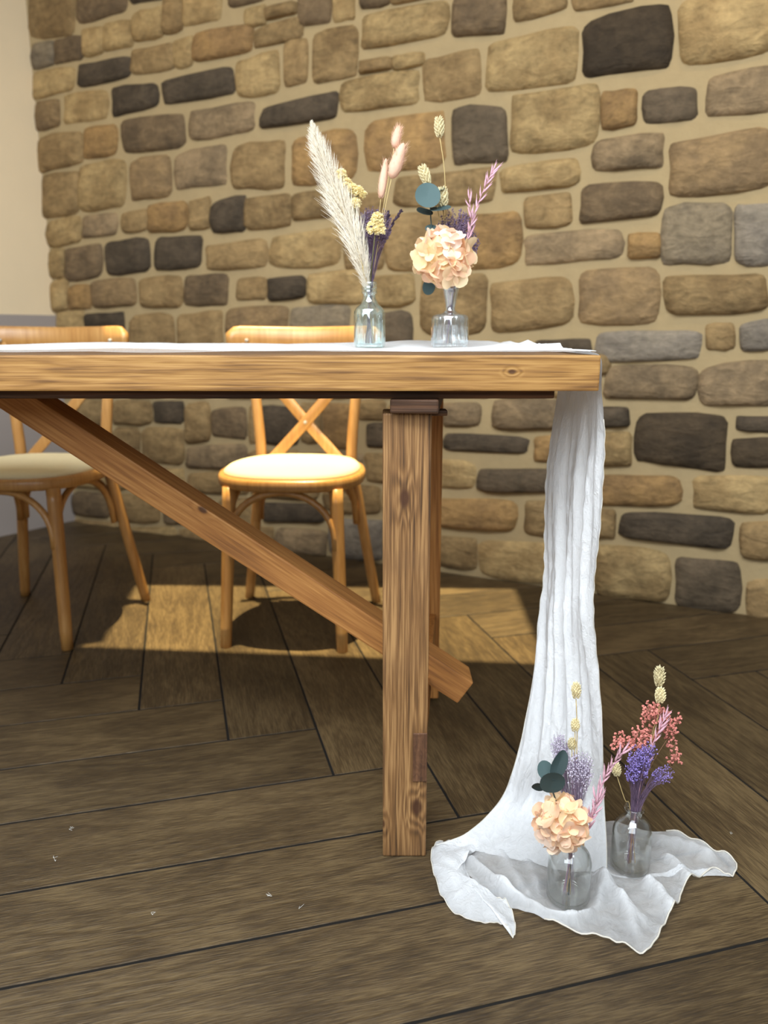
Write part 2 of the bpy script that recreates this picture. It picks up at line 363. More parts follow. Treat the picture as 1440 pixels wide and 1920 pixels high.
# ------------------------------------------------------------------ stone wall
STONES = """b -1527 2217 -1286 2195 -1316 1955 -1565 1961;k -1284 2124 -1037 2105 -1048 1986 -1301 1982;d -1020 2096 -869 2083 -876 2000 -1028 2010;t -1165 1958 -1026 1956 -1034 1872 -1174 1872;t -1022 1971 -880 1976 -888 1881 -1030 1881;t -1271 1957 -1168 1954 -1177 1869 -1282 1865;g -1549 1948 -1429 1943 -1440 1860 -1562 1861;k -1426 1943 -1281 1942 -1291 1863 -1437 1863;b -876 2000 -794 1996 -802 1887 -885 1886;t -785 2018 -623 2010 -629 1900 -794 1896;k -589 1998 -436 1991 -439 1925 -593 1927;b -1043 1852 -841 1853 -847 1770 -1051 1774;t -836 1856 -756 1862 -762 1770 -843 1768;o -753 1866 -499 1862 -502 1780 -759 1776;d -1313 1839 -1048 1837 -1054 1769 -1323 1763;t -1557 1849 -1336 1839 -1346 1761 -1572 1751;d -903 1735 -583 1739 -588 1654 -909 1659;d -1145 1740 -926 1733 -932 1656 -1156 1640;t -1400 1744 -1172 1743 -1183 1643 -1413 1641;r -1555 1739 -1430 1736 -1443 1640 -1570 1633;b -1564 1613 -1313 1607 -1327 1493 -1584 1474;o -1306 1618 -1139 1614 -1151 1506 -1320 1506;k -1111 1624 -810 1617 -818 1502 -1123 1506;m -788 1618 -503 1620 -507 1526 -795 1520;t -567 1747 -396 1770 -401 1638 -573 1639;r -1078 1475 -885 1486 -897 1337 -1091 1335;m -865 1480 -632 1495 -639 1361 -875 1360;b -604 1483 -384 1485 -390 1329 -612 1341;t -1351 1485 -1109 1487 -1126 1314 -1373 1310;b -1558 1462 -1353 1469 -1373 1310 -1582 1293;m -1355 1288 -1172 1297 -1181 1218 -1364 1210;b -1145 1291 -1019 1297 -1026 1221 -1152 1220;o -1007 1310 -822 1317 -829 1215 -1016 1211;b -805 1312 -714 1320 -721 1213 -812 1214;d -706 1299 -557 1317 -563 1195 -713 1195;t -1558 1286 -1368 1295 -1381 1193 -1572 1183;t -1558 1171 -1477 1176 -1492 1059 -1573 1058;k -1468 1174 -1265 1181 -1279 1053 -1485 1044;d -1241 1188 -1015 1193 -1026 1066 -1255 1061;d -983 1190 -763 1188 -770 1077 -993 1071;b -740 1149 -468 1162 -472 1067 -746 1067;t -1566 1044 -1471 1050 -1487 925 -1582 922;o -1469 1022 -1341 1025 -1352 932 -1481 927;r -1333 1042 -1100 1044 -1110 941 -1346 936;b -1075 1039 -865 1049 -874 933 -1085 932;k -852 1045 -650 1046 -656 934 -860 937;b -607 1026 -476 1029 -479 954 -611 953;d -465 1024 -310 1028 -312 955 -468 948;t -1554 919 -1396 922 -1411 797 -1572 785;d -1391 906 -1175 913 -1183 836 -1400 832;b -1142 900 -916 906 -926 768 -1156 755;b -892 901 -682 913 -691 770 -903 758;r -665 919 -388 930 -391 830 -670 820;g -377 919 -135 926 -136 821 -380 817;t -301 1035 -61 1043 -61 929 -304 940;t -455 1162 -163 1187 -165 1063 -459 1061;b -557 1306 -364 1305 -367 1200 -562 1200;b -353 1302 -192 1309 -194 1224 -356 1219;o -350 1485 -102 1493 -104 1331 -354 1334;b -178 1283 -4 1284 -4 1180 -180 1179;b -146 1160 -4 1167 -4 1047 -148 1045;d -475 1586 -171 1611 -172 1536 -478 1530;b -370 1786 -284 1786 -287 1653 -374 1650;b -259 1801 -95 1796 -97 1645 -262 1649;b -491 1836 -300 1855 -302 1792 -493 1787;b -440 1896 -320 1898 -321 1868 -442 1867;k -309 1919 -192 1915 -193 1823 -312 1825;t -178 1916 -106 1911 -107 1816 -180 1818;t -523 1906 -444 1907 -446 1854 -525 1857;k -81 1915 19 1907 19 1838 -81 1841;t -76 1816 216 1818 218 1728 -77 1720;b 28 1893 218 1886 219 1835 28 1837;k 233 1822 395 1826 400 1703 236 1713;b -83 1685 28 1683 28 1655 -83 1655;t 34 1685 139 1682 139 1652 34 1649;t -156 1641 121 1636 122 1540 -158 1548;b 139 1664 323 1669 327 1538 141 1545;o -66 1502 210 1514 213 1351 -67 1350;e 240 1514 412 1500 418 1345 244 1348;t 346 1671 613 1696 622 1546 350 1542;b 425 1801 577 1797 580 1738 428 1723;b 599 1780 759 1774 762 1726 602 1728;D 631 1694 866 1706 879 1547 640 1549;t 889 1708 1115 1711 1132 1544 902 1546;t 428 1529 684 1524 694 1359 434 1368;o 697 1504 789 1500 795 1408 703 1406;e 811 1492 948 1487 955 1407 817 1408;m 977 1501 1135 1519 1146 1407 985 1408;m 679 1376 869 1378 876 1291 684 1296;r 893 1351 1151 1365 1167 1209 904 1210;t 402 1322 638 1336 642 1262 405 1254;b 482 1233 620 1239 625 1147 485 1147;k 651 1254 876 1254 883 1165 657 1149;m 486 1125 777 1128 783 1050 490 1038;o 798 1112 883 1110 888 1046 803 1047;g 885 1180 1063 1185 1079 1024 897 1022;G 1078 1170 1170 1175 1187 1015 1093 1016;r 660 1011 887 1022 899 861 669 854;b 907 989 1172 988 1182 891 915 883;b 382 988 638 997 646 854 387 835;o 258 1198 470 1194 476 1037 262 1033;b 8 1216 243 1213 247 1041 8 1036;b 39 1325 381 1329 385 1231 39 1238;b 138 1008 364 1018 369 830 140 821;e -10 898 104 900 105 789 -10 785;t -49 1017 111 1022 112 926 -49 920;d 534 805 704 811 706 771 536 761;G 719 830 1015 838 1022 762 724 742;b 1033 852 1101 858 1108 788 1039 785;G 1122 855 1202 866 1210 786 1129 784;m 754 730 1013 737 1021 642 760 637;m 1023 731 1213 757 1226 631 1032 626;d 738 603 830 607 834 554 741 545;D 854 587 1104 603 1119 436 864 445;d 1137 592 1230 596 1234 559 1141 558;D 1131 527 1236 537 1244 456 1138 451;t 734 525 842 531 849 432 740 427;o 734 387 997 408 1004 320 740 297;t 1036 408 1247 428 1258 320 1044 315;d 829 280 1151 293 1160 199 834 202;b 1177 283 1261 292 1273 180 1187 182;e 1006 154 1184 160 1200 1 1018 -5;t 761 167 984 168 997 4 772 -4;b 1212 105 1279 115 1292 -9 1222 -3;b 741 280 810 283 816 195 746 194;d 229 497 522 496 524 447 230 442;e 353 381 632 398 635 328 356 307;t 165 400 341 402 344 315 167 306;o 545 504 719 511 724 426 548 427;o 198 264 491 283 495 178 199 168;b 522 289 723 301 730 181 527 176;m 225 597 354 602 357 531 227 525;m 400 616 620 621 625 531 403 523;b 637 615 720 616 725 535 642 530;b 200 129 355 137 358 26 201 21;t 364 139 740 147 748 11 368 8;d -1047 552 -893 565 -900 478 -1054 471;b -1271 551 -1060 558 -1069 464 -1282 453;b -1523 546 -1293 550 -1303 450 -1536 447;k -754 536 -590 549 -596 425 -760 436;b -880 557 -763 561 -773 408 -892 396;b -1532 429 -1293 436 -1308 287 -1551 275;b -1274 437 -1137 444 -1151 294 -1290 284;b -1120 443 -901 455 -912 307 -1133 295;m -893 379 -597 406 -602 308 -899 297;t -1547 256 -1204 274 -1213 173 -1560 153;t -1183 269 -914 285 -920 203 -1191 189;b -896 268 -582 297 -586 211 -902 192;k -1556 133 -1340 143 -1351 36 -1569 26;b -1317 145 -1051 164 -1062 38 -1330 28;m -1028 171 -771 181 -778 73 -1039 36;b -1559 4 -1307 11 -1310 -18 -1562 -24;t -1283 -6 -976 24 -980 -19 -1285 -20;b -953 26 -568 52 -571 -15 -957 -21;b -744 179 -546 189 -551 75 -751 65;b -569 560 -540 561 -546 417 -576 415;d -525 558 -353 565 -357 419 -531 414;b -339 579 -256 582 -259 435 -343 430;o -243 577 -110 582 -112 420 -246 415;b -97 594 4 598 4 534 -98 529;e -64 514 13 517 13 436 -64 435;b 17 583 163 589 165 423 17 423;b -583 381 -358 396 -360 318 -586 309;m -344 389 -86 406 -87 308 -347 295;b -73 407 149 407 150 312 -73 305;d -524 182 -246 196 -247 130 -527 109;b -572 281 -267 297 -269 219 -576 203;b -249 278 -17 290 -17 191 -251 175;t -4 287 183 292 184 192 -4 186;b -546 80 -485 83 -489 -1 -549 1;m -470 84 -243 97 -245 0 -474 -3;G -228 153 -9 160 -9 9 -231 1;b 4 149 185 157 187 15 4 3;b -1568 742 -1297 745 -1305 666 -1579 660;m -1581 646 -1206 655 -1214 570 -1593 557;b -1170 746 -941 749 -947 673 -1178 668;d -1179 655 -974 660 -980 579 -1188 571;b -942 749 -592 753 -595 681 -948 673;d -949 661 -719 666 -724 587 -955 579;b -691 752 -455 755 -458 684 -695 679;t -696 667 -381 674 -384 599 -701 588;b -358 756 -166 758 -167 690 -360 686;t -361 674 -75 681 -75 610 -363 600;b -55 759 200 762 201 698 -56 693;t -56 682 114 686 114 616 -56 611;k 131 761 349 764 351 701 131 697;t 131 686 394 692 396 626 132 617;d 408 764 543 766 546 706 410 703;m 410 692 577 696 580 633 413 627;b 589 766 763 768 766 711 591 707;t 592 697 738 700 742 638 595 633;d 1335 126 1567 126 1567 10 1335 10;g 1587 126 1761 126 1761 10 1587 10;b 1366 322 1522 322 1522 146 1366 146;d 1542 322 1808 322 1808 146 1542 146;o 1272 512 1373 512 1373 342 1272 342;d 1393 512 1581 512 1581 342 1393 342;t 1601 512 1800 512 1800 342 1601 342;t 1338 681 1576 681 1576 532 1338 532;o 1596 681 1825 681 1825 532 1596 532;g 1240 832 1372 832 1372 701 1240 701;o 1392 832 1651 832 1651 701 1392 701;b 1671 832 1845 832 1845 701 1671 701;b 1232 1025 1467 1025 1467 852 1232 852;b 1487 1025 1702 1025 1702 852 1487 852;d 1201 1195 1300 1195 1300 1045 1201 1045;g 1320 1195 1514 1195 1514 1045 1320 1045;b 1534 1195 1808 1195 1808 1045 1534 1045;o 1181 1387 1355 1387 1355 1215 1181 1215;g 1375 1387 1622 1387 1622 1215 1375 1215;b 1642 1387 1821 1387 1821 1215 1642 1215;o 1160 1576 1358 1576 1358 1407 1160 1407;o 1378 1576 1647 1576 1647 1407 1378 1407;b 1667 1576 1820 1576 1820 1407 1667 1407;o 1146 1742 1408 1742 1408 1596 1146 1596;d 1428 1742 1627 1742 1627 1596 1428 1596;o 1647 1742 1848 1742 1848 1596 1647 1596;m 918 1901 1150 1901 1150 1762 918 1762;o 1170 1901 1402 1901 1402 1762 1170 1762;t 1422 1901 1627 1901 1627 1762 1422 1762;t 1647 1901 1846 1901 1846 1762 1647 1762;d 61 2073 212 2073 212 1921 61 1921;b 232 2073 397 2073 397 1921 232 1921;o 417 2073 631 2073 631 1921 417 1921;m 651 2073 869 2073 869 1921 651 1921;d 889 2073 1093 2073 1093 1921 889 1921;t 1113 2073 1309 2073 1309 1921 1113 1921;b 1329 2073 1607 2073 1607 1921 1329 1921;k 1627 2073 1865 2073 1865 1921 1627 1921;d -855 2233 -779 2233 -779 2093 -855 2093;o -759 2233 -488 2233 -488 2093 -759 2093;o -468 2233 -238 2233 -238 2093 -468 2093;d -218 2233 -17 2233 -17 2093 -218 2093;k 3 2233 253 2233 253 2093 3 2093;k 273 2233 551 2233 551 2093 273 2093;b 571 2233 739 2233 739 2093 571 2093;t 759 2233 987 2233 987 2093 759 2093;k 1007 2233 1195 2233 1195 2093 1007 2093;k 1215 2233 1390 2233 1390 2093 1215 2093;b 1410 2233 1648 2233 1648 2093 1410 2093;t 1668 2233 1828 2233 1828 2093 1668 2093;k -1560 2374 -1367 2374 -1367 2253 -1560 2253;d -1347 2374 -1155 2374 -1155 2253 -1347 2253;b -1135 2374 -870 2374 -870 2253 -1135 2253;b -850 2374 -632 2374 -632 2253 -850 2253;b -612 2374 -358 2374 -358 2253 -612 2253;o -338 2374 -167 2374 -167 2253 -338 2253;b -147 2374 89 2374 89 2253 -147 2253;b 109 2374 358 2374 358 2253 109 2253;o 378 2374 550 2374 550 2253 378 2253;m 570 2374 808 2374 808 2253 570 2253;d 828 2374 1058 2374 1058 2253 828 2253;g 1078 2374 1339 2374 1339 2253 1078 2253;m 1359 2374 1624 2374 1624 2253 1359 2253;m 1644 2374 1910 2374 1910 2253 1644 2253;"""
UDIR = Vector((1, WALL_S, 0)).normalized(); NDIR = Vector((UDIR.y, -UDIR.x, 0)); NDIR = NDIR if NDIR.y < 0 else -NDIR
def wallp(u, z, d=0.0): return Vector((0, WALL_Y0, 0)) + UDIR * u + Vector((0, 0, z)) + NDIR * d
wm = MB(); P = []
for d in (0.0, -0.12):
    P += [wallp(-1.565, -0.004, d), wallp(1.95, -0.004, d), wallp(1.95, 2.75, d), wallp(-1.565, 2.75, d)]
wm.add(P, [(0, 1, 2, 3), (7, 6, 5, 4), (0, 4, 5, 1), (1, 5, 6, 2), (2, 6, 7, 3), (3, 7, 4, 0)])
wall = tag(wm.build('wall_back', M_MORTAR, smooth=False), 'rustic stone wall of tan and charcoal blocks in sandy mortar', kind='structure')
rs = random.Random(7); SA = (-1, -.95, -.78, -.35, .35, .78, .95, 1); SB = (-1, -.92, -.65, 0, .65, .92, 1); GX, GY = len(SA) - 1, len(SB) - 1
for rec in STONES.split(';'):
    t = rec.split()
    if len(t) < 9: continue
    q = [Vector((int(t[1 + 2 * i]) / 1000, int(t[2 + 2 * i]) / 1000)) for i in range(4)]   # TL TR BR BL as (u, z)
    if t[0] and max(p.x for p in q) < -1.42:
        for p in q: p.x = max(p.x, -1.575)
    ctr = sum(q, Vector((0, 0))) / 4; hw = max((q[1] - q[0]).length, 0.02) / 2; hh = max((q[0] - q[3]).length, 0.02) / 2
    rc = min(hw, hh) * rs.uniform(0.45, 0.8); proud = rs.uniform(0.014, 0.03)
    crn = [rs.uniform(0.5, 1.5) for _ in range(4)]; ph = [rs.uniform(0, 6.28) for _ in range(8)]
    mb = MB(); V = []
    def quadp(a, b):
        sx, sy = (a + 1) / 2, (b + 1) / 2
        return (q[3] * (1 - sx) + q[2] * sx) * (1 - sy) + (q[0] * (1 - sx) + q[1] * sx) * sy
    for j in range(GY + 1):
        for i in range(GX + 1):
            a, b = SA[i], SB[j]
            # round the corners: pull the square towards a superellipse
            k = crn[(1 if a > 0 else 0) + (2 if b > 0 else 0)]
            m = max(abs(a), abs(b), 1e-6); l = (abs(a) ** 6 + abs(b) ** 6) ** (1 / 6); s_ = 1 - (1 - m / l) * min(1.2, k)
            edge = max(abs(a), abs(b)); aa, bb = a * s_ * (1 + 0.006 / hw), b * s_ * (1 + 0.0055 / hh)
            aa += 0.035 * math.sin(3.1 * b + ph[0]) * edge; bb += 0.045 * math.sin(2.6 * a + ph[1]) * edge + 0.025 * math.sin(6.3 * a + ph[2]) * edge
            p = quadp(aa, bb)
            prof = (1 - edge ** 8) ** 0.5 if edge < 1 else 0
            dd = proud * (0.72 * prof + 0.28 * (1 - edge * edge)) + (0.004 * math.sin(4 * a + ph[3]) * math.sin(3.4 * b + ph[4]) + 0.003 * math.sin(7 * a + ph[5] + 3 * b)) * prof
            if edge >= 0.999: dd = -0.002
            V.append(((p.x - ctr.x), -dd, (p.y - ctr.y)))
    mb.add(V, [(j * (GX + 1) + i, j * (GX + 1) + i + 1, (j + 1) * (GX + 1) + i + 1, (j + 1) * (GX + 1) + i) for j in range(GY) for i in range(GX)])
    o = mb.build('stone', STONE[t[0]], wall)
    M = Matrix.Identity(4)
    for r_ in range(3): M[r_][0] = UDIR[r_]; M[r_][1] = -NDIR[r_]; M[r_][2] = (0, 0, 1)[r_]
    o.matrix_local = Matrix.Translation(wallp(ctr.x, ctr.y)) @ M

# ------------------------------------------------------------------ plaster wall on the left, ceiling
c0 = wallp(-1.565, 0, -0.02); ldir = Vector((-0.573, -0.82, 0)).normalized(); lnrm = Vector((0.82, -0.573, 0)).normalized()
def panel(z0, z1, d0, d1, L):
    mb = MB(); P = []
    for d in (d1, d0):
        for (s_, z) in ((0, z0), (L, z0), (L, z1), (0, z1)):
            p = c0 + ldir * s_ + lnrm * d; P.append((p.x, p.y, z))
    mb.add(P, [(0, 3, 2, 1), (4, 5, 6, 7), (0, 1, 5, 4), (1, 2, 6, 5), (2, 3, 7, 6), (3, 0, 4, 7)]); return mb
wl = tag(panel(-0.004, 2.75, -0.1, 0.0, 2.6).build('wall_left', M_PLASTER, smooth=False), 'cream plaster wall with grey painted lower part', kind='structure')
panel(0.0, 0.905, -0.02, 0.008, 2.6).build('wainscot', M_WAINSCOT, wl, smooth=False)
ce = MB(); OP = [(-0.90, 1.945), (0.40, 1.825), (0.42, 2.42), (-0.85, 2.46), (-0.83, 2.30), (-0.79, 1.972)]; RO = [(-3.6, 0.45), (2.6, 0.45), (2.6, 3.9), (-3.6, 3.9)]  # unseen opening, outlined to shape the sun patch and keep the left seat shaded
top_f = [(0, 1, 7, 6), (1, 2, 8, 7), (2, 3, 9, 8), (3, 4, 9), (4, 5, 6, 9), (5, 0, 6)]
for z in (2.75, 2.85): ce.add([(x, y, z) for x, y in OP + RO], top_f if z > 2.8 else [f[::-1] for f in top_f])
ce.add([], [(-20 + i, -20 + (i + 1) % 6, -10 + (i + 1) % 6, -10 + i) for i in range(6)])
tag(ce.build('ceiling', M_CEIL, smooth=False), 'white ceiling with an unseen opening shaped to cast the sun patch', kind='structure')

# ------------------------------------------------------------------ table
T = tag(empty('trestle_table', (0.033, 1.42, 0)), 'rustic oak trestle table with pine post legs and diagonal brace', 'table')
TO = Vector((0.033, 1.42, 0))
def part(name, mb, mat, parent, c, bev=0.003, rot=None, segs=2):
    me = bevel_mesh(name, mb, mat, bev, segs); o = linked(name, me, parent)
    M = Matrix.Translation(Vector(c) - (TO if parent is T else Vector((0, 0, 0))))
    if rot is not None: M = M @ rot
    o.matrix_local = M; return o
b_ = MB(); b_.box((0, 0, 0), (2.3, 0.72, 0.048)); b_.v = [(x, y, z) for x, y, z in b_.v]
part('tabletop', b_, M_OAK, T, (0.294 - 1.15, 1.42, 0.777), 0.0025)
b_ = MB(); b_.box((0, 0, 0), (1.95, 0.05, 0.013)); part('under_batten', b_, M_DARKWOOD, T, (0.241 - 0.975, 1.118, 0.7465), 0.003)
b_ = MB(); b_.box((0, 0, 0), (1.95, 0.05, 0.013)); part('under_batten', b_, M_DARKWOOD, T, (0.241 - 0.975, 1.72, 0.7465), 0.003)
SK = (0.055) / 0.53
def trestle(x0):
    b = MB(); b.box((0, 0, 0), (0.070, 0.065, 0.719)); V = []
    leg = part('leg', b, M_PINE, T, (x0 + 0.033, 1.1225, 0.3595 + 0.001), 0.003)
    for v in leg.data.vertices: v.co.z += 0.3595
    leg.location.z -= 0.3595
    b = MB(); b.box((0, 0, 0), (0.022, 0.004, 0.084)); o = linked('tenon', bevel_mesh('tenon', b, M_TENON, 0.0008, 1), leg); o.location = (0.0235, -0.0325, 0.179)
    b = MB(); b.box((0, 0, 0), (0.066, 0.062, 0.006)); o = linked('foot_pad', bevel_mesh('foot_pad', b, M_DARKWOOD, 0.001, 1), leg); o.location = (0.003, 0.004, 0.001)
    b = MB(); b.box((0, 0, 0.362), (0.068, 0.065, 0.70)); part('leg', b, M_PINE2, T, (x0 + 0.091, 1.655, 0.0), 0.003)
    ang = Matrix.Rotation(-math.atan(SK), 4, 'Z')
    b = MB(); b.box((0, 0, 0), (0.068, 0.66, 0.020)); part('cross_beam', b, M_DARKWOOD, T, (x0 + 0.076, 1.40, 0.731), 0.003, ang)
    b = MB(); b.box((0, 0, 0), (0.078, 0.03, 0.008)); part('wedge', b, M_DARKWOOD, T, (x0 + 0.052, 1.118, 0.7185), 0.002)
    b = MB(); b.box((0, 0, 0), (0.024, 0.47, 0.080)); part('stretcher', b, M_PINE2, T, (x0 + 0.080, 1.39, 0.179), 0.003, ang)
trestle(0.0); trestle(-1.62)
# diagonal brace from under the top to the stretcher
p0 = Vector((-0.655, 1.335, 0.742)); p1 = Vector((0.150, 1.335, 0.185)); dv = p1 - p0
b_ = MB(); b_.box((0, 0, 0), (dv.length, 0.07, 0.050)); th = math.atan2(dv.z, dv.x)
br = part('brace', b_, M_BRACE, T, (p0 + p1) / 2, 0.003, Matrix.Rotation(-th, 4, 'Y'))
b_ = MB(); b_.box((0, 0, 0), (0.20, 0.09, 0.022)); part('brace_block', b_, M_PINE2, T, (-0.60, 1.40, 0.741), 0.003)

# ------------------------------------------------------------------ chairs
def make_chair():
    c = empty('crossback_chair', (0, 0, 0))
    # round seat frame
    def outline(s, n=40, e=2.7):
        o = []
        for i in range(n):
            t = 2 * math.pi * i / n; x, y = math.cos(t), math.sin(t)
            k = (abs(x) ** e + abs(y) ** e) ** (-1 / e); wx = 0.2 * (1.0 - 0.10 * max(0, y * k))
            o.append((x * k * wx * s, y * k * 0.2 * s))
        return o
    mb = MB(); rings = [(0.86, 0.432), (0.985, 0.432), (1.0, 0.440), (1.0, 0.456), (0.98, 0.463), (0.86, 0.463), (0.86, 0.432)]; n = 40
    V = []; F = []
    for s, z in rings: V += [(x, y, z) for x, y in outline(s)]
    for i in range(len(rings) - 1):
        for j in range(n): F.append((i * n + j, i * n + (j + 1) % n, (i + 1) * n + (j + 1) % n, (i + 1) * n + j))
    mb.add(V, F); mb.build('seat_frame', M_CHAIR, c)
    mb = MB(); V = []; F = []; rg = [(0.92, 0.458), (0.93, 0.467), (0.88, 0.476), (0.7, 0.481), (0.45, 0.483), (0.2, 0.484)]
    for s, z in rg: V += [(x, y, z) for x, y in outline(s)]
    for i in range(len(rg) - 1):
        for j in range(n): F.append((i * n + j, i * n + (j + 1) % n, (i + 1) * n + (j + 1) % n, (i + 1) * n + j))
    F.append(tuple(5 * n + j for j in range(n))); F.append(tuple(range(n - 1, -1, -1)))
    mb.add(V, F); tag(mb.build('seat_pad', M_SEAT, c), 'cream upholstered seat pad')
    for s in (-1, 1):
        mb = MB(); mb.tube(cat_rom([(s * 0.142, -0.150, 0.436), (s * 0.150, -0.165, 0.25), (s * 0.160, -0.188, 0.0)], 8), [0.0185, 0.0185, 0.018, 0.0175, 0.017, 0.0165, 0.016, 0.015], 12); mb.build('front_leg', M_CHAIR, c)
        mb = MB(); mb.tube(cat_rom([(s * 0.206, 0.212, 0.0), (s * 0.182, 0.192, 0.16), (s * 0.155, 0.172, 0.34), (s * 0.138, 0.165, 0.46), (s * 0.148, 0.172, 0.62), (s * 0.170, 0.196, 0.815)], 22), [0.0145 + 0.002 * math.sin(i / 21 * 3.14) for i in range(22)], 12); mb.build('back_post', M_CHAIR, c)
        # crossing back slats
        pts = cat_rom([(s * 0.108, 0.157 + 0.004 * s, 0.455), (s * 0.055, 0.166 + 0.004 * s, 0.512), (0.0, 0.172 + 0.004 * s, 0.572), (-s * 0.10, 0.182 + 0.004 * s, 0.69), (-s * 0.158, 0.192, 0.79)], 14)
        mb = MB(); W = []
        for i, p in enumerate(pts):
            t = (pts[min(i + 1, 13)] - pts[max(i - 1, 0)]).normalized(); a = t.cross(Vector((0, 1, 0))).normalized() * 0.0155
            W += [p + a + Vector((0, -0.004, 0)), p + a + Vector((0, 0.004, 0)), p - a + Vector((0, 0.004, 0)), p - a + Vector((0, -0.004, 0))]
        mb.add(W, [(i * 4 + j, i * 4 + (j + 1) % 4, i * 4 + 4 + (j + 1) % 4, i * 4 + 4 + j) for i in range(13) for j in range(4)] + [(3, 2, 1, 0), (52, 53, 54, 55)])
        o = linked('cross_slat', bevel_mesh('cross_slat', mb, M_CHAIR, 0.002, 1, True), c)
        mb = MB(); pts = []
        for i in range(17):
            t = math.pi * i / 16; pts.append((s * (0.152 - 0.012 * math.sin(t)), -0.008 - 0.155 * math.cos(t), 0.27 + 0.155 * math.sin(t) ** 0.8))
        mb.tube(pts, 0.009, 8); mb.build('side_hoop', M_CHAIR, c)
    mb = MB(); pts = []
    for i in range(21):
        t = math.pi * i / 20; pts.append((-0.143 * math.cos(t), -0.172 + 0.012 * math.sin(t), 0.275 + 0.150 * math.sin(t) ** 0.8))
    mb.tube(pts, 0.0095, 8); mb.build('front_hoop', M_CHAIR, c)
    mb = MB(); pts = []
    for i in range(21):
        t = math.pi * i / 20; pts.append((-0.15 * math.cos(t), 0.178 - 0.012 * math.sin(t), 0.27 + 0.155 * math.sin(t) ** 0.8))
    mb.tube(pts, 0.0095, 8); mb.build('back_hoop', M_CHAIR, c)
    # bent top rail
    mb = MB(); V = []; k = 24
    for i in range(k + 1):
        x = -0.228 + 0.456 * i / k; u = abs(x) / 0.228; h = 0.036 * (1 - max(0, (u - 0.86) / 0.14) ** 2.2 * 0.55); y = 0.222 - 0.055 * u * u; z = 0.812 + 0.004 * u
        for (dy, dz) in ((-0.011, -0.85), (-0.013, 0), (-0.011, 0.85), (-0.004, 1), (0.006, 1), (0.012, 0.8), (0.012, -0.8), (0.004, -1)): V.append((x, y + dy, z + dz * h))
    mb.add(V, [(i * 8 + j, i * 8 + 8 + j, i * 8 + 8 + (j + 1) % 8, i * 8 + (j + 1) % 8) for i in range(k) for j in range(8)] + [tuple(range(8)), tuple(k * 8 + 7 - j for j in range(8))])
    mb.build('top_rail', M_CHAIR, c)
    for (x, y, z) in ((0, 0.160, 0.572), (-0.172, 0.172, 0.81), (0.172, 0.172, 0.81)):
        mb = MB(); mb.lathe([(0.0001, 0.003), (0.004, 0.0026), (0.005, 0), (0.005, -0.006)], 10); o = mb.build('screw', M_METAL, c)
        o.rotation_euler = (R(90), 0, 0); o.location = (x, y, z)
    return c
ch = make_chair(); ch.location = (-0.251, 2.122, 0); ch.rotation_euler = (0, 0, R(-6.0))
tag(ch, 'honey wood cross-back chair with sunlit cream seat, behind the post leg', 'chair', 'cross-back chairs behind the table')
c2 = ch.copy(); COL.objects.link(c2)
for k in ch.children:
    d = k.copy(); COL.objects.link(d); d.parent = c2
c2.location = (-0.990, 2.140, 0); c2.rotation_euler = (0, 0, R(-7.0))
tag(c2, 'honey wood cross-back chair cut by the left edge, its seat in shade', 'chair')

# ------------------------------------------------------------------ table runner
rn = random.Random(11)
def grid_add(mb, G, lay, L):
    r, c = len(G), len(G[0]); b = len(mb.v)
    mb.add([p for row in G for p in row], [(i * c + j, i * c + j + 1, (i + 1) * c + j + 1, (i + 1) * c + j) for i in range(r - 1) for j in range(c - 1)])
    lay.extend([v for row in L for v in row])
RB = MB(); LAY = []
def sn(x, y, k): return math.sin(x * 3.1 * k + 1.3 * k) * math.cos(y * 2.3 * k + 0.7 * k)
# lying on the table
G = []; L = []
NX, NY = 150, 40
for i in range(NX + 1):
    x = -1.25 + (0.292 + 1.25) * i / NX; row = []; lr = []
    gath = max(0, (x - 0.20) / 0.092); ya = 1.067 + 0.012 * gath; yb = 1.62 - 0.30 * gath ** 1.5
    for j in range(NY + 1):
        t = j / NY; y = ya + (yb - ya) * t + 0.004 * math.sin(x * 17 + t * 5) * (t > 0.02)
        z = 0.8035 + 0.0035 * (1 + math.sin(y * 95 + 2.2 * math.sin(x * 4.1) + x * 6)) * (0.5 + 0.5 * math.sin(x * 5.3 + y * 9)) ** 2
        z += 0.0025 * (1 + math.sin(y * 210 + 3 * math.sin(x * 7)))* 0.5 + 0.007 * math.exp(-((t - 0.93) / 0.05) ** 2) * (0.6 + 0.4 * math.sin(x * 9)) + 0.005 * math.exp(-((t - 0.05) / 0.05) ** 2) * (0.5 + 0.5 * math.sin(x * 6.5 + 1))
        for bx, br_ in ((-0.026, 0.05), (0.1185, 0.055)):
            dd = math.hypot(x - bx, y - 1.42); z = 0.8035 + (z - 0.8035) * min(1, max(0, (dd - br_ * 0.7) / br_))
        row.append((x, y, z)); lr.append(0.86)
    G.append(row); L.append(lr)
grid_add(RB, G, LAY, L)
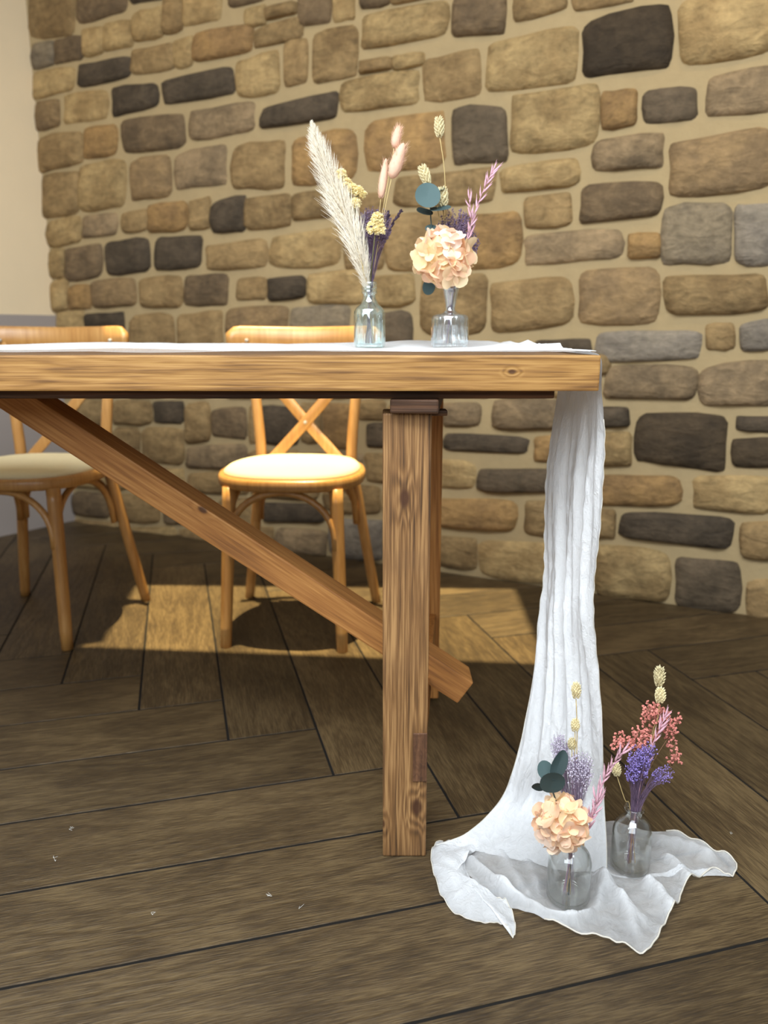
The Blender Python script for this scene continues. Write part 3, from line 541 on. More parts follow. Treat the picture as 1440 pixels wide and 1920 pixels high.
# falling over the end of the table to the floor
def lerp5(y, xl, xr, Yl, Yr): return [at(xl + (xr - xl) * s, y, Yl + (Yr - Yl) * s) for s in (0, .25, .5, .75, 1)]
ctl = [[Vector((0.270, 1.32 - 0.235 * s, 0.806)) for s in (0, .25, .5, .75, 1)], [Vector((0.299, 1.325 - 0.242 * s, 0.799)) for s in (0, .25, .5, .75, 1)]]
for a in ((732, 1046, 1128, 1.33, 1.08), (820, 1033, 1133, 1.32, 1.08), (900, 1023, 1129, 1.30, 1.085), (1000, 1020, 1123, 1.28, 1.09), (1080, 1020, 1115, 1.26, 1.10), (1160, 1011, 1113, 1.24, 1.10), (1250, 1003, 1120, 1.215, 1.105), (1350, 985, 1128, 1.195, 1.105), (1430, 966, 1131, 1.18, 1.105)):
    ctl.append(lerp5(*a))
ctl.append([at(*p) for p in ((938, 1500, 1.17), (995, 1503, 1.165), (1045, 1505, 1.15), (1092, 1507, 1.12), (1133, 1505, 1.10))])
ctl.append([at(*p) for p in ((878, 1560, 1.13), (945, 1570, 1.118), (1010, 1582, 1.095), (1075, 1585, 1.075), (1137, 1578, 1.065))])
bot = []
for p in ((815, 1592), (905, 1606), (985, 1622), (1060, 1640), (1137, 1642)):
    q = ground(*p); q.z = 0.007; bot.append(q)
ctl.append(bot)
NC, NR = 64, 120
cols = [cat_rom([ctl[r][c] for r in range(len(ctl))], NR) for c in range(5)]
G = []; L = []
for r in range(NR):
    base = cat_rom([cols[c][r] for c in range(5)], NC); t = r / (NR - 1); row = []; lr = []
    tv = (base[-1] - base[0]); hz = Vector((tv.y, -tv.x, 0)).normalized()
    if hz.x > 0: hz = -hz
    grow = min(1, max(0.0, (t - 0.135) * 6)) * (1 - 0.75 * max(0, (t - 0.82) / 0.18))
    for c in range(NC):
        s = c / (NC - 1); ed = min(1, s * 7, (1 - s) * 7)
        w_ = s + 0.10 * math.sin(t * 4.2 + 0.6) + 0.06 * t
        f = 0.55 * math.sin(w_ * 21 + 1.2 * math.sin(t * 3)) + 0.40 * math.sin(w_ * 37 + 2.0 * math.sin(t * 4.5 + 1)) + 0.22 * math.sin(w_ * 63 + 5 * t)
        amp = (0.0105 - 0.003 * t) * grow
        crink = 0.0011 * math.sin(t * 160 + 9 * math.sin(w_ * 19)) * math.sin(w_ * 45 + t * 8) * grow
        p = base[c] + hz * (f * amp * (0.25 + 0.75 * ed) + crink)
        row.append(tuple(p)); yy = t * (len(ctl) - 1)
        d = 0.97 - 0.08 * max(0, (t - 0.55) / 0.45)
        d -= 0.10 * max(0, 1 - s / 0.30) * (t < 0.75)
        if t > 0.86: d -= (t - 0.86) / 0.14 * 0.34 * min(1, 0.25 + s * 2)
        lr.append(d)
    G.append(row); L.append(lr)
grid_add(RB, G, LAY, L)
hangL = [Vector(r[0]) for r in G]; hangR = [Vector(r[-1]) for r in G]
# pooled on the floor
FOLDS = []
for (pts, h, wd) in ((((1120, 1640), (1165, 1700), (1195, 1755)), .014, .010), (((1205, 1655), (1240, 1690), (1258, 1722)), .020, .012), (((1240, 1610), (1275, 1640), (1292, 1668)), .014, .010), (((1225, 1578), (1290, 1592), (1345, 1622)), .012, .012),
                     (((1132, 1640), (1122, 1695), (1075, 1732), (1020, 1722), (960, 1690), (900, 1655)), .016, .009), (((872, 1612), (915, 1650), (965, 1700)), .014, .008), (((935, 1600), (965, 1650), (1000, 1700)), .008, .009), (((980, 1600), (1000, 1650), (1020, 1690)), .007, .008), (((1160, 1690), (1215, 1740)), .010, .008), (((1215, 1610), (1200, 1650)), .008, .01)):
    P = cat_rom([ground(*p) for p in pts], 14); FOLDS.append((P, h, wd))
BOTS = [(0.2765, 0.995, 0.034), (0.3915, 1.065, 0.032)]
def fold_z(x, y):
    z = 0.0
    for P, h, wd in FOLDS:
        bd = 9; bt = 0
        for i in range(len(P) - 1):
            a, b = P[i], P[i + 1]; dx, dy = b.x - a.x, b.y - a.y; l2 = dx * dx + dy * dy
            t = max(0, min(1, ((x - a.x) * dx + (y - a.y) * dy) / l2)); d = math.hypot(x - a.x - t * dx, y - a.y - t * dy)
            if d < bd: bd = d; bt = (i + t) / (len(P) - 1)
        z += h * math.exp(-(bd / wd) ** 2) * min(1, 4 * bt + .3, 4 * (1 - bt) + .3)
    z += 0.0025 * (1 + math.sin(x * 120 + 2 * math.sin(y * 60)) * math.sin(y * 95 + 1.5 * math.sin(x * 70)))
    for bx, by, br_ in BOTS:
        z *= min(1, max(0, (math.hypot(x - bx, y - by) - br_ * 0.98) / 0.014))
    return 0.0025 + z
def pool(outline, centre, rings, dens, lift=0.0):
    P = [ground(*p) for p in outline]; n = 180; B = cat_rom(P + [P[0]], n + 1)[:-1]; c = ground(*centre); G = []; L = []
    for i in range(rings + 1):
        s = (i / rings) ** 0.85; row = []; lr = []
        for j in range(n + 1):
            b = B[j % n]; x = c.x + (b.x - c.x) * s; y = c.y + (b.y - c.y) * s
            wob = 0.0018 * math.sin(j * 1.1) * math.sin(j * 0.37) * (s > 0.9); y += wob
            z = fold_z(x, y) + lift * max(0, 1 - s * s) + (0.0015 * (1 + math.sin(j * 0.8)) if s > 0.95 else 0)
            row.append((x, y, z)); lr.append(dens + min(.40, (z - .003) * 18) + 0.05 * (s > 0.96))
        G.append(row); L.append(lr)
    grid_add(RB, G, LAY, L); return [Vector(p) for p in G[-1]]
edge1 = pool([(878, 1600), (868, 1625), (885, 1655), (917, 1687), (950, 1706), (982, 1717), (1027, 1735), (1070, 1752), (1119, 1763), (1150, 1772), (1180, 1784), (1206, 1793), (1225, 1776), (1240, 1748), (1256, 1722), (1272, 1700), (1280, 1672), (1300, 1656), (1320, 1644), (1345, 1634), (1362, 1645), (1374, 1645), (1381, 1630), (1370, 1614), (1345, 1602), (1315, 1588), (1285, 1574), (1250, 1564), (1218, 1567), (1180, 1556), (1140, 1545), (1090, 1560), (1040, 1575), (990, 1585), (930, 1592)], (1075, 1650), 34, 0.36)
edge2 = pool([(846, 1580), (822, 1584), (811, 1596), (808, 1620), (815, 1650), (828, 1688), (853, 1717), (888, 1734), (920, 1738), (945, 1741), (955, 1750), (962, 1764), (966, 1748), (962, 1725), (952, 1705), (938, 1693), (918, 1690), (903, 1676), (884, 1655), (872, 1632), (876, 1610), (900, 1592), (885, 1580)], (856, 1650), 16, 0.58, 0.012)
me = RB.mesh('table_runner', M_CLOTH); at_ = me.attributes.new('layers', 'FLOAT', 'POINT'); at_.data.foreach_set('value', LAY)
runner = bpy.data.objects.new('table_runner', me); COL.objects.link(runner)
tag(runner, 'sheer white muslin runner lying on the table and falling in a pool on the floor', 'table runner')
hb = MB(); hb.tube([p + Vector((0, 0, 0.0012)) for p in edge1[30:140]], 0.0012, 6); hb.build('hem', M_HEM, runner)
hb = MB(); hb.tube([p + Vector((0, 0, 0.001)) for p in edge2[5:125]], 0.0007, 6); hb.build('hem', M_HEM, runner)
hb = MB(); hb.tube(hangL[24:], 0.0006, 5); hb.build('hem', M_HEM, runner)
hb = MB(); hb.tube(hangR[24:], 0.0006, 5); hb.build('hem', M_HEM, runner)

# ------------------------------------------------------------------ bottles
def bottle(name, label, loc, prof, mat, rib=None, group=None):
    mb = MB(); mb.lathe(prof, 64, rib=rib); me = mb.mesh(name, mat)
    o = bpy.data.objects.new(name, me); COL.objects.link(o); o.location = loc
    return tag(o, label, 'bottle', group)
def ribs(k, a, z1): return lambda th, z: a * math.cos(k * th) * (1 if 0.004 < z < z1 else 0)
VA = Vector((-0.026, 1.42, 0.8045)); VB = Vector((0.1185, 1.42, 0.8045)); VC = Vector((0.2765, 0.995, 0.003)); VD = Vector((0.3915, 1.065, 0.003))
bottle('bud_vase', 'small pale aqua glass bottle on the table under the pampas plume', VA,
       [(.0005, .0), (.024, .0), (.0268, .002), (.0275, .006), (.0275, .058), (.0272, .064), (.0245, .069), (.0165, .076), (.0118, .085), (.0112, .092), (.0136, .095), (.0140, .098), (.0126, .100), (.0138, .102), (.0138, .105), (.0126, .107), (.0138, .109), (.0136, .113), (.012, .115), (.0105, .114), (.0100, .108), (.0095, .092), (.0100, .085), (.0145, .077), (.0225, .068), (.0250, .062), (.0255, .057), (.0255, .008), (.022, .006), (.0005, .006)], M_AQUA, ribs(12, 0.035, 0.062))
bottle('bud_vase', 'clear ribbed glass bottle on the table under the peach hydrangea', VB,
       [(.0005, .0), (.029, .0), (.0318, .002), (.0325, .006), (.0325, .050), (.0320, .055), (.028, .058), (.0125, .061), (.0090, .066), (.0092, .072), (.0115, .085), (.0138, .098), (.0152, .102), (.0152, .105), (.013, .106), (.0125, .100), (.0100, .085), (.0078, .072), (.0078, .066), (.011, .062), (.027, .0565), (.030, .053), (.0305, .049), (.0305, .008), (.027, .006), (.0005, .006)], M_RIBBED, ribs(16, 0.035, 0.054))
APO = [(.0005, .0), (.025, .0), (.030, .0015), (.0318, .005), (.032, .010), (.032, .058), (.0312, .067), (.0285, .076), (.0235, .0835), (.0170, .0885), (.0138, .0915), (.0130, .095), (.0130, .101), (.0150, .103), (.0165, .1045), (.0165, .107), (.0150, .1085), (.0125, .108), (.0112, .104), (.0112, .094), (.0125, .0905), (.0165, .0865), (.0228, .0815), (.0272, .0745), (.0298, .066), (.0306, .058), (.0306, .012), (.029, .007), (.024, .0055), (.0005, .0055)]
bottle('bud_vase', 'clear round-shouldered glass bottle on the cloth under the peach hydrangea', VC, APO, M_CLEAR)
bottle('bud_vase', 'clear round-shouldered glass bottle on the cloth under the violet and coral sprays', VD, [(r * .95, z * .98) for r, z in APO], M_CLEAR)

# ------------------------------------------------------------------ dried flowers
rf = random.Random(21)
def jit(a): return Vector((rf.uniform(-a, a), rf.uniform(-a, a), rf.uniform(-a, a)))
def sub(mb, o): mb.v = [(x - o.x, y - o.y, z - o.z) for x, y, z in mb.v]; return mb
def bp(mb, name, mat, root, smooth=True): return sub(mb, Vector(root.location)).build(name, mat, root, smooth)
def flower(name, label, cat, foot, group=None): return tag(empty(name, foot), label, cat, group)
VASE = {'A': (VA, .112, .008), 'B': (VB, .104, .006), 'C': (VC, .106, .009), 'D': (VD, .104, .009)}
def foot_neck(vk, dx=0.0, dy=0.0):
    v, h, r = VASE[vk]; q = Vector((dx, dy, 0)); q = q.normalized() * min(q.length, r) if q.length else q
    return v + Vector((-q.x * 1.2, -q.y * 1.2, 0.008)), v + Vector((q.x, q.y, h))
def stem_path(vk, head, dx=0.0, dy=0.0, n=12, via=()):
    f, nk = foot_neck(vk, dx, dy); return f, cat_rom([f, nk] + list(via) + [head], n)

def seedhead(vk, px, half_h, half_w, label, Y, dx=0.0, via=(), mat=None):
    c = at(px[0], px[1], Y); zc = Y * CP + (CAM_H - c.z) * SP; h = half_h * zc / FPX; w_ = half_w * zc / FPX
    basep = c - Vector((0, 0, h)); f, path = stem_path(vk, basep, dx, 0.003, 14, [at(*q, Y) for q in via])
    ax = (path[-1] - path[-2]).normalized(); ax = (ax + Vector((0, 0, 1.5))).normalized()
    rt = flower('canary_seed_stem', label, 'dried flower', f, 'canary grass heads')
    mb = MB(); mb.tube(path, [0.0007] * len(path), 5); bp(mb, 'stem', M_STRAW, rt)
    mb = MB(); n = 64; side = ax.orthogonal().normalized(); sd2 = ax.cross(side)
    mb.ico(basep + ax * h, w_ * 0.72, axis=ax, st=h / w_ * 1.1)
    for i in range(n):
        t = (i + .5) / n; r = w_ * 0.80 * math.sin(math.pi * (0.10 + 0.82 * t)) ** 0.7; th = i * 2.39996
        o = side * math.cos(th) + sd2 * math.sin(th); p = basep + ax * (2 * h * t * 0.86) + o * r * 0.75
        mb.spindle(p, ax + o * 0.62 + jit(.18), h * 0.42, w_ * 0.17, 4)
    bp(mb, 'seed_head', M_SEED, rt, False)

def bunny(px0, px1, half_w, label, Y, dx, via=()):
    a, b = at(*px0, Y), at(*px1, Y); zc = Y * CP + (CAM_H - a.z) * SP; w_ = half_w * zc / FPX; ax = (b - a).normalized(); Lh = (b - a).length
    f, path = stem_path('A', a, dx, 0.002, 12, [at(*q, Y) for q in via]); rt = flower('bunny_tail_stem', label, 'dried flower', f, 'peach bunny tails')
    mb = MB(); mb.tube(path, 0.0006, 5); bp(mb, 'stem', M_STRAW, rt)
    mb = MB(); mb.tube([a + ax * (Lh * t) for t in (0, .1, .3, .55, .8, .95, 1)], [w_ * q for q in (.25, .7, .95, .9, .65, .35, .05)], 12)
    side = ax.orthogonal().normalized(); s2 = ax.cross(side)
    for i in range(420):
        t = rf.random() ** 0.9; r = w_ * .9 * math.sin(math.pi * (0.12 + 0.8 * t)) ** .6; th = rf.uniform(0, 6.283); o = side * math.cos(th) + s2 * math.sin(th)
        p = a + ax * (Lh * t * .94) + o * r * .8; q = p + (ax * 1.0 + o * .55 + jit(.2)).normalized() * w_ * rf.uniform(.6, 1.25)
        mb.ribbon([p, q], 0.00022, 0.00005, jit(1).normalized())
    bp(mb, 'head', M_PEACHTAIL, rt)

def bloom(vk, heads, spread, nst, label, Y, mats, dx=0.0, rad=0.0014, name='broom_bloom', per=7, stem_r=0.00026, deep=0.02):
    """a bunch of hair-thin stems, each with tiny buds near its tip"""
    f, nk = foot_neck(vk, dx, 0.0); rt = flower(name, label, 'dried flower', f)
    ms, mf = MB(), MB()
    for i in range(int(nst * 1.5)):
        hx, hy, sx, sy = heads[i % len(heads)]
        ang, rr = rf.uniform(0, 6.283), rf.random() ** .5
        tip = at(hx + sx * math.cos(ang) * rr, hy + sy * math.sin(ang) * rr, Y + rf.uniform(-deep, deep))
        foot = f + Vector((rf.uniform(-.006, .006), rf.uniform(-.006, .006), 0)); nn = nk + Vector((rf.uniform(-.005, .005), rf.uniform(-.005, .005), 0))
        mid = nn.lerp(tip, 0.5) + Vector((0, 0, 0.012)) + jit(.003); path = cat_rom([foot, nn, mid, tip] if i % 9 == 0 else [nn - Vector((0, 0, .006)), nn, mid, tip], 9)
        ms.tube(path, stem_r, 3, cap=False)
        for k in range(per):
            p = path[-1].lerp(path[-3], rf.random() * spread) + jit(.0022); mf.ico(p, rad * rf.uniform(.6, 1.15))
    tag(bp(ms, 'stems', mats[0], rt), kind='stuff'); tag(bp(mf, 'buds', mats[1], rt), kind='stuff')

def oat(vk, pts, label, Y, dx=0.0, L=0.021, n=20, wid=0.0018):
    P = [at(p[0], p[1], Y) for p in pts]; f, nk = foot_neck(vk, dx, -0.003); path = cat_rom([f, nk] + P, 30); rt = flower('pink_oat_sprig', label, 'dried flower', f, 'pink oat grass sprigs')
    mb = MB(); mb.tube(path, [.0007] * 20 + [.0005] * 10, 4); bp(mb, 'stem', M_PINK, rt)
    k0 = int(30 * 2 / (len(P) + 1)) + 1; ml = MB(); ml.spindle((0, 0, 0), (0, 0, 1), L, wid, 5, prof=((0, .12), (.25, .9), (.5, 1), (.8, .45), (1, .04)))
    ml.spindle((0, 0, L * .2), (0.12, 0, 1), L, wid * .4, 4); me = ml.mesh('spikelet', M_PINK)
    cv = cat_rom(P, n)
    for i, p in enumerate(cv):
        t = (cv[min(i + 1, n - 1)] - cv[max(i - 1, 0)]).normalized(); sd = t.cross(Vector((0, 1, 0))).normalized() * (1 if i % 2 else -1)
        d = (t + sd * rf.uniform(.2, .55) + Vector((0, rf.uniform(-.35, .35), 0))).normalized() if i < n - 1 else t
        linked('spikelet', me, rt, Matrix.Translation(p - f) @ d.to_track_quat('Z', 'X').to_matrix().to_4x4() @ Matrix.Scale(rf.uniform(.75, 1.15), 4))

def leaf_mesh():
    mb = MB(); V = []; n = 20; rings = (0.0, .35, .7, 1.0)
    for side in (1, -1):
        for r in rings:
            for j in range(n):
                t = 2 * math.pi * j / n; x = r * math.cos(t) * (1 - .06 * math.sin(t)); y = r * math.sin(t) * 1.0 + 0.92
                z = 0.10 * r * r + 0.05 * abs(x) + 0.012 * side * (1 - r ** 4) + .03 * math.sin(3 * t) * r * r; V.append((x, y, z))
    F = []; m = n * 4
    for i in range(3):
        for j in range(n):
            q = (i * n + j, i * n + (j + 1) % n, (i + 1) * n + (j + 1) % n, (i + 1) * n + j); F.append(q); F.append(tuple(m + k for k in q[::-1]))
    mb.add(V, F); return mb.mesh('leaf', M_EUC)
LEAF = leaf_mesh()
def eucalyptus(vk, stem_px, leaves, label, Y, dx=0.0):
    P = [at(p[0], p[1], Y) for p in stem_px]; f, nk = foot_neck(vk, dx, 0.004); path = cat_rom([f, nk] + P, 20); rt = flower('eucalyptus_sprig', label, 'dried leaves', f)
    mb = MB(); mb.tube(path, 0.0011, 6); bp(mb, 'stem', M_EUCSTEM, rt)
    for (x, y, r, el, ang, dY, tilt) in leaves:
        # leaf centre, radius px, aspect, direction in the picture plane, depth offset, tilt away from the viewer
        c = at(x, y, Y + dY); zc = (Y + dY) * CP + (CAM_H - c.z) * SP; s = r * zc / FPX
        M = Matrix.Translation(c - f) @ Matrix.Rotation(R(ang), 4, 'Y') @ Matrix.Rotation(R(90 - tilt), 4, 'X') @ Matrix.Diagonal((s * el, s, s, 1)) @ Matrix.Translation((0, -0.92, 0))
        linked('leaf', LEAF, rt, M)

def floret_mesh(seed):
    r = random.Random(seed); mb = MB(); n = 9
    for k in range(4):
        a = k * math.pi / 2 + r.uniform(-.2, .2); up = r.uniform(.15, .55); wd = r.uniform(.85, 1.1); V = []; cur = r.uniform(-.25, .35); tw = r.uniform(-.3, .3)
        n_, V = 12, []
        for q in (0.0, .5, .85, 1.0):
            for j in range(n_):
                t = 2 * math.pi * j / n_; x = .56 + q * .55 * math.cos(t); y = q * .56 * wd * math.sin(t) * (.72 + .28 * min(1, x / .5)); rr_ = x
                z = up * rr_ * rr_ * .75 + cur * y * y * 1.5 + tw * y * rr_ * .5 + .05 * math.sin(3 * t + seed + k) * q * q - .10 * max(0, rr_ - .8) * 2 * (1 if k % 2 else -.6)
                V.append((x * math.cos(a) - y * math.sin(a), x * math.sin(a) + y * math.cos(a), z))
        mb.add(V, [(i * n_ + j, i * n_ + (j + 1) % n_, i * n_ + n_ + (j + 1) % n_, i * n_ + n_ + j) for i in range(3) for j in range(n_)])
    mb.ico((0, 0, .08), .10)
    return mb.mesh('floret', M_PETAL)
FLORETS = [floret_mesh(s) for s in range(6)]
def hydrangea(vk, px, rx, ry, label, Y, nf=46, size=25):
    c = at(px[0], px[1], Y); zc = Y * CP + (CAM_H - c.z) * SP; k = zc / FPX; f, path = stem_path(vk, c, 0.0, -0.002, 10); rt = flower('hydrangea_head', label, 'dried flower', f, 'peach hydrangea heads')
    mb = MB(); mb.tube(path, 0.0016, 6)
    ct = c - f
    mb2 = MB()
    for i in range(nf):
        t = 1 - 2 * (i + .5) / nf; th = i * 2.39996; q = math.sqrt(1 - t * t); d = Vector((q * math.cos(th), q * math.sin(th), t)); d = (d + jit(.12)).normalized()
        e = Vector((d.x * rx * k, d.y * (rx + ry) / 2 * k, d.z * ry * k)); p = c + e * (0.66 + rf.uniform(-.14, .10))
        mb.tube([c - Vector((0, 0, ry * k * .5)), p], .0005, 3, cap=False)
        s = size * k * rf.uniform(.8, 1.15); M = Matrix.Translation(p - f) @ (d + jit(.45)).to_track_quat('Z', 'Y').to_matrix().to_4x4() @ Matrix.Rotation(rf.uniform(0, 1.57), 4, 'Z') @ Matrix.Scale(s, 4)
        linked('floret', FLORETS[i % 6], rt, M)
    bp(mb, 'stem', M_STRAW, rt)

def statice(clusters, stem_px, label, Y, dx):
    P = [at(p[0], p[1], Y) for p in stem_px]; f, nk = foot_neck('A', dx, -0.003); path = cat_rom([f, nk] + P, 18); rt = flower('statice_stem', label, 'dried flower', f, 'pale yellow statice')
    mb = MB(); mb.tube(path, [.0014] * 10 + [.001] * 8, 6)
    for (x, y, r) in clusters:
        c = at(x, y, Y); zc = Y * CP + (CAM_H - c.z) * SP; k = zc / FPX; near = min(path, key=lambda q: (q - c).length + max(0, (q.z - c.z)) * 3)
        mb.tube(cat_rom([near, near.lerp(c, .5) + Vector((0, 0, -.002)), c], 5), [.0009, .0009, .001, .0014, .002], 5)
        cl = MB()
        for i in range(int(10 + r * 1.1)):
            d = jit(1).normalized(); d.y = -abs(d.y) if rf.random() < .6 else d.y; p = c + Vector((d.x * r, d.y * r * .8, d.z * r)) * (k * .55)
            dd = (d + Vector((0, 0, .8))).normalized(); s1 = dd.orthogonal().normalized(); s2 = dd.cross(s1); q0 = p - dd * 4 * k; V = [q0]; m = 10
            for j in range(m):
                th = 6.283 * j / m; rr = (6.2 if j % 2 else 4.4) * k * rf.uniform(.85, 1.1); V.append(p + (s1 * math.cos(th) + s2 * math.sin(th)) * rr + dd * rf.uniform(-.5, 1.4) * k)
            cl.add(V, [(0, 1 + j, 1 + (j + 1) % m) for j in range(m)]); cl.ico(p + dd * .6 * k, 2.0 * k)
        bp(cl, 'flower_cluster', M_YELLOW, rt, False)
    bp(mb, 'stem', M_GSTEM, rt)

def pampas():
    Y = 1.40; ax = cat_rom([at(690, 545, 1.415), at(677, 490, Y), at(658, 432, Y), at(634, 372, Y), at(608, 305, Y), at(592, 262, Y), at(584, 226, Y)], 60); f, nk = foot_neck('A', -0.006, 0.0)
    rt = flower('pampas_plume', 'feathery cream pampas plume leaning left from the aqua bottle', 'dried flower', f)
    mb = MB(); mb.tube(cat_rom([f, nk] + ax[2::8], 20), [.0016] * 8 + [.0009] * 12, 6); bp(mb, 'stem', M_STRAW, rt)
    mb = MB(); k = 1.40 / FPX
    prof = [(0, 5), (.10, 14), (.25, 27), (.42, 33), (.6, 26), (.75, 18), (.88, 9), (.96, 3), (1, 1)]
    def wd(t):
        for (a, b), (c, d) in zip(prof, prof[1:]):
            if t <= c: return b + (d - b) * (t - a) / (c - a)
        return 2
    for i in range(2400):
        t = rf.random(); q = ax[int(t * 59)]; tg = (ax[min(int(t * 59) + 1, 59)] - ax[max(int(t * 59) - 1, 0)]).normalized(); w_ = wd(t) * k
        sd = tg.cross(Vector((0, 1, 0))).normalized(); th = rf.uniform(0, 6.283) if rf.random() < .6 else round(rf.uniform(0, 6.283) * 1.6) / 1.6 + t * 9; o = sd * math.cos(th) + Vector((0, 1, 0)) * math.sin(th) * .8
        r0 = rf.random() ** .6 * .55; p = q + o * w_ * r0; ln = w_ * rf.uniform(.7, 1.3) + 0.008 * (1.15 - t)
        d1 = (tg * 1.0 + o * rf.uniform(.25, .6) + jit(.15)).normalized(); p1 = p + d1 * ln * .5; p2 = p1 + (d1 + tg * .25 + Vector((0, 0, -.10)) + jit(.25)).normalized() * ln * .5
        mb.ribbon([p, p1, p2], rf.uniform(.0003, .0007), .0001, jit(1).normalized())
    tag(bp(mb, 'plume', M_PAMPAS, rt), kind='stuff')

def lavender(pts, label, Y, dx):
    P = [at(p[0], p[1], Y) for p in pts]; f, nk = foot_neck('A', dx, .004); path = cat_rom([f, nk] + P, 24); rt = flower('lavender_stalk', label, 'dried flower', f, 'dark lavender stalks')
    mb = MB(); mb.tube(path, .0006, 4); bp(mb, 'stem', M_LAV, rt); mb = MB(); cv = cat_rom(P[1:], 26)
    for i, p in enumerate(cv):
        t = (cv[min(i + 1, 25)] - cv[max(i - 1, 0)]).normalized()
        for k in range(3): mb.spindle(p, t + jit(.7), .006, .0013, 4)
    bp(mb, 'flower_spike', M_LAV, rt, False)

def gypsophila(heads, label, Y):
    f, nk = foot_neck('D', 0.003, 0.004); rt = flower('gypsophila_spray', label, 'dried flower', f); ms, mf = MB(), MB()
    for (hx, hy, sx, sy, n) in heads:
        hub = at(hx, hy + sy * 1.1, Y); mid = nk.lerp(hub, .5) + Vector((0, .004, .01)); ms.tube(cat_rom([f, nk, mid, hub], 10), [.0008] * 6 + [.0005] * 4, 4)
        for b in range(max(3, n // 9)):
            a, r = rf.uniform(0, 6.283), rf.random() ** .5 * .75; h2 = at(hx + sx * r * math.cos(a), hy + sy * r * math.sin(a), Y + rf.uniform(-.02, .02)); ms.tube([hub, hub.lerp(h2, .55) + jit(.003), h2 - Vector((0, 0, .006))], .00035, 3)
            for j in range(9):
                p = h2 + jit(.0085); ms.tube([h2 - Vector((0, 0, .006)), p], .00022, 3, cap=False)
                for m in range(6): mf.ico(p + jit(.0012), rf.uniform(.0010, .0017))
    tag(bp(ms, 'stems', M_CSTEM, rt), kind='stuff'); tag(bp(mf, 'blossoms', M_CORAL, rt), kind='stuff')

# aqua bottle on the table
pampas()
statice([(640, 326, 15), (650, 342, 13), (660, 352, 14), (672, 358, 15), (680, 363, 9), (667, 380, 15)], [(688, 470), (672, 415), (655, 362)], 'taller pale yellow statice with several tufts beside the pampas plume', 1.405, -0.004)
statice([(708, 409, 18), (700, 426, 19), (713, 429, 17)], [(698, 490), (703, 440)], 'pale yellow statice tuft low in front of the purple bloom', 1.385, 0.002)
bunny((739, 277), (749, 235), 9, 'topmost small peach bunny tail above the aqua bottle', 1.42, 0.004, [(700, 500), (722, 370)])
bunny((734, 334), (757, 268), 13, 'largest peach bunny tail, leaning right above the aqua bottle', 1.415, 0.006, [(703, 490), (722, 390)])
bunny((714, 372), (724, 297), 8, 'slim peach bunny tail left of the two others', 1.43, 0.002, [(700, 480), (710, 410)])
bloom('A', [(690, 412, 26, 26), (680, 440, 16, 28), (720, 418, 18, 26), (700, 400, 26, 14)], 1.0, 170, 'dark purple bloom bunch behind the yellow statice, aqua bottle', 1.425, (M_VSTEM, M_PURPLE), 0.001)
lavender([(705, 500), (722, 450), (736, 420), (751, 397)], 'dark dried lavender stalk leaning right from the aqua bottle', 1.43, 0.006)
lavender([(704, 505), (716, 455), (724, 425), (728, 400)], 'short upright dark lavender stalk right of the purple bloom', 1.435, 0.005)
# ribbed bottle on the table
seedhead('B', (825, 238), 19, 10, 'tallest canary grass head over the ribbed bottle', 1.43, 0.0, [(838, 470), (834, 330)])
seedhead('B', (804, 327), 20, 11, 'canary grass head just above the big eucalyptus leaf on the table', 1.43, -0.003, [(835, 480), (816, 370)])
seedhead('B', (831, 370), 20, 12, 'canary grass head half hidden behind eucalyptus leaves on the table', 1.435, 0.003, [(840, 480)])
eucalyptus('B', [(826, 500), (810, 430), (807, 390), (805, 365)], [(802, 367, 24, 1.0, 10, -.015, 15), (821, 357, 14, 1.0, -12, .004, 70), (826, 393, 20, 1.0, -8, -.012, 70), (796, 398, 16, 1.0, 14, 0, 60), (808, 429, 10, 1.1, 0, 0, 40), (788, 497, 13, .8, -30, .02, 30), (804, 538, 15, .8, 190, -.004, 20)], 'teal eucalyptus sprig with round leaves in the ribbed bottle', 1.43)
bloom('B', [(850, 408, 32, 20), (872, 415, 20, 24), (888, 450, 12, 26), (832, 420, 12, 8)], 1.0, 150, 'dusky purple bloom bunch behind the peach hydrangea on the table', 1.445, (M_VSTEM, M_PURPLE), 0.002)
oat('B', [(862, 500), (878, 440), (895, 385), (912, 345), (923, 322)], 'pink oat grass sprig leaning right from the ribbed bottle', 1.41, 0.004)
oat('B', [(862, 505), (876, 460), (884, 415), (880, 375)], 'short upright pink oat grass sprig behind the table hydrangea', 1.42, 0.003, n=14)
hydrangea('B', (832, 482), 62, 58, 'peach and cream hydrangea head over the ribbed bottle on the table', 1.395, 60, 23)
# front bottle on the floor
YC = 0.985
seedhead('C', (1081, 1295), 17, 10, 'highest canary grass head against the hanging cloth', YC + .02, 0.0, [(1078, 1500), (1082, 1380)])
seedhead('C', (1079, 1360), 13, 10, 'middle canary grass head against the hanging cloth', YC + .02, 0.003, [(1076, 1500)])
seedhead('C', (1073, 1395), 12, 10, 'lowest canary grass head peeping between lilac sprays', YC + .025, -0.002, [(1072, 1500)])
bloom('C', [(1048, 1392, 17, 20)], .8, 40, 'small pale lilac spray left of the canary grass on the floor', YC + .04, (M_LSTEM, M_LILAC), -0.003, .0011)
bloom('C', [(1088, 1425, 24, 22), (1098, 1440, 18, 30), (1075, 1430, 12, 20)], 1.0, 90, 'broad pale lilac spray behind the floor hydrangea', YC + .01, (M_LSTEM, M_LILAC), 0.003, .0011)
eucalyptus('C', [(1050, 1520), (1035, 1480), (1028, 1450)], [(1035, 1466, 25, .95, 185, -.015, 10), (1047, 1434, 29, .52, 28, -.005, 25), (1023, 1444, 18, .85, -20, .012, 30), (1010, 1474, 16, .7, 215, .005, 35)], 'teal eucalyptus sprig with round leaves above the floor hydrangea', YC)
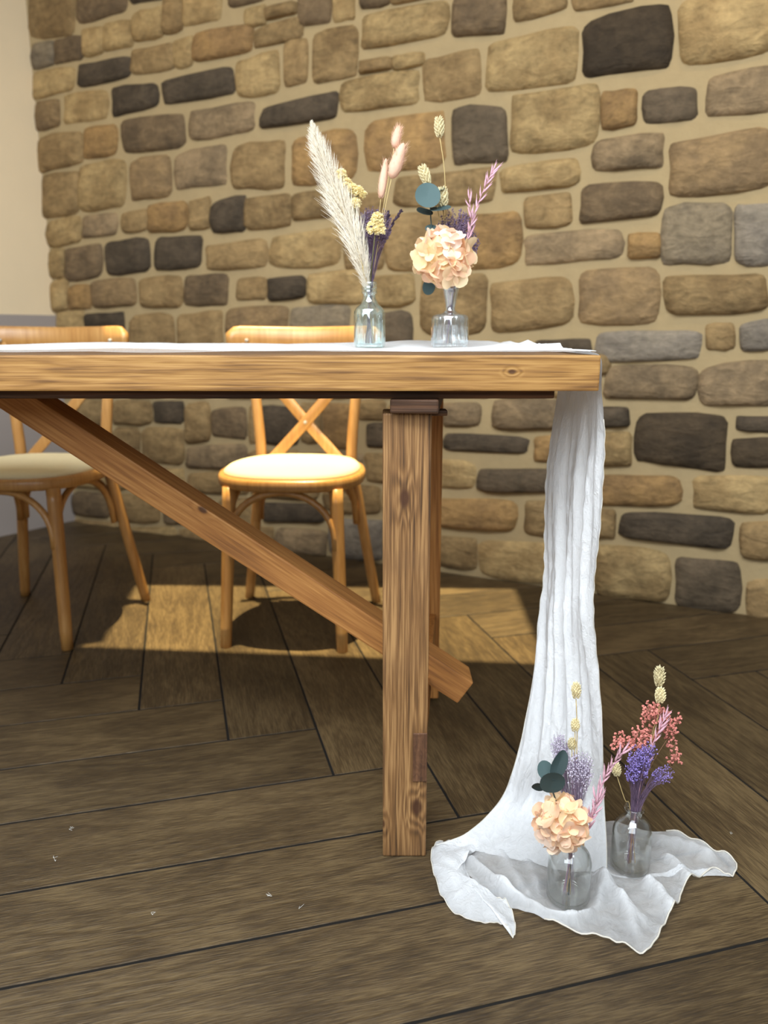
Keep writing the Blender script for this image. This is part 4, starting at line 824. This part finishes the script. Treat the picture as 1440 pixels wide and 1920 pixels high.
oat('C', [(1100, 1545), (1118, 1495), (1138, 1450), (1166, 1412)], 'pink oat grass sprig leaning right beside the floor hydrangea', YC - .01, 0.005, n=24)
oat('C', [(1098, 1560), (1112, 1530), (1122, 1500)], 'short pink oat grass sprig low beside the floor hydrangea', YC - .015, 0.004, n=12)
hydrangea('C', (1052, 1543), 54, 58, 'peach hydrangea head over the front bottle on the floor', YC - .015, 56, 23)
# rear bottle on the floor
YD = 1.065
seedhead('D', (1237, 1269), 21, 11, 'upper of two stacked canary grass heads above the coral spray', YD + .01, 0.002, [(1195, 1470), (1230, 1350)])
seedhead('D', (1238, 1304), 16, 12, 'lower of two stacked canary grass heads above the coral spray', YD, 0.0, [(1195, 1470), (1228, 1370)])
seedhead('D', (1158, 1443), 14, 10, 'canary grass head on a curved stem left of the violet bunch', YD - .005, -0.006, [(1172, 1500)])
gypsophila([(1178, 1388, 34, 18, 100), (1225, 1335, 26, 24, 100), (1252, 1352, 22, 30, 90), (1260, 1400, 14, 34, 60), (1212, 1375, 26, 16, 70), (1200, 1392, 30, 14, 50)], 'coral pink gypsophila spray in the rear floor bottle', YD + .015)
bloom('D', [(1200, 1415, 24, 22), (1215, 1405, 18, 18), (1195, 1440, 26, 22)], .9, 120, 'vivid violet bloom bunch in the rear floor bottle', YD - .008, (M_VSTEM, M_VIOLET), 0.0, .0013)
bloom('D', [(1248, 1450, 18, 18)], .9, 26, 'thin violet spray leaning right from the rear floor bottle', YD, (M_VSTEM, M_VIOLET), 0.004, .0010)
oat('D', [(1205, 1450), (1222, 1400), (1238, 1365), (1246, 1345)], 'pink oat grass sprig inside the coral spray', YD - .012, 0.002, n=16)

# ------------------------------------------------------------------ lint on the floor
for i, (x, y, s, lb) in enumerate(((133, 1556, 1, 'wisp of white lint on the left planks, farthest of the pair'), (104, 1610, 1, 'wisp of white lint on the left planks, nearest the left edge'), (286, 1715, .6, 'tiny hooked lint thread on the plank left of centre'), (505, 1682, 1, 'forked white lint thread on the plank left of the post leg'), (565, 1700, .7, 'short upright lint thread between the forked thread and the post leg'), (1318, 1586, .9, 'lint caught by the groove above the cloth corner'), (1370, 1562, .6, 'white speck of lint on the right-hand planks'))):
    p = ground(x, y); mb = MB(); rl = random.Random(i)
    for k in range(2):
        q = [Vector((rl.uniform(-.006, .006), rl.uniform(-.008, .008), .0008 + .0015 * abs(rl.random()))) * s for _ in range(3)]; mb.tube(cat_rom(q, 7), .00022, 4)
    o = mb.build('lint_thread', M_LINT); o.location = p; tag(o, lb, 'lint', 'lint on the floor')
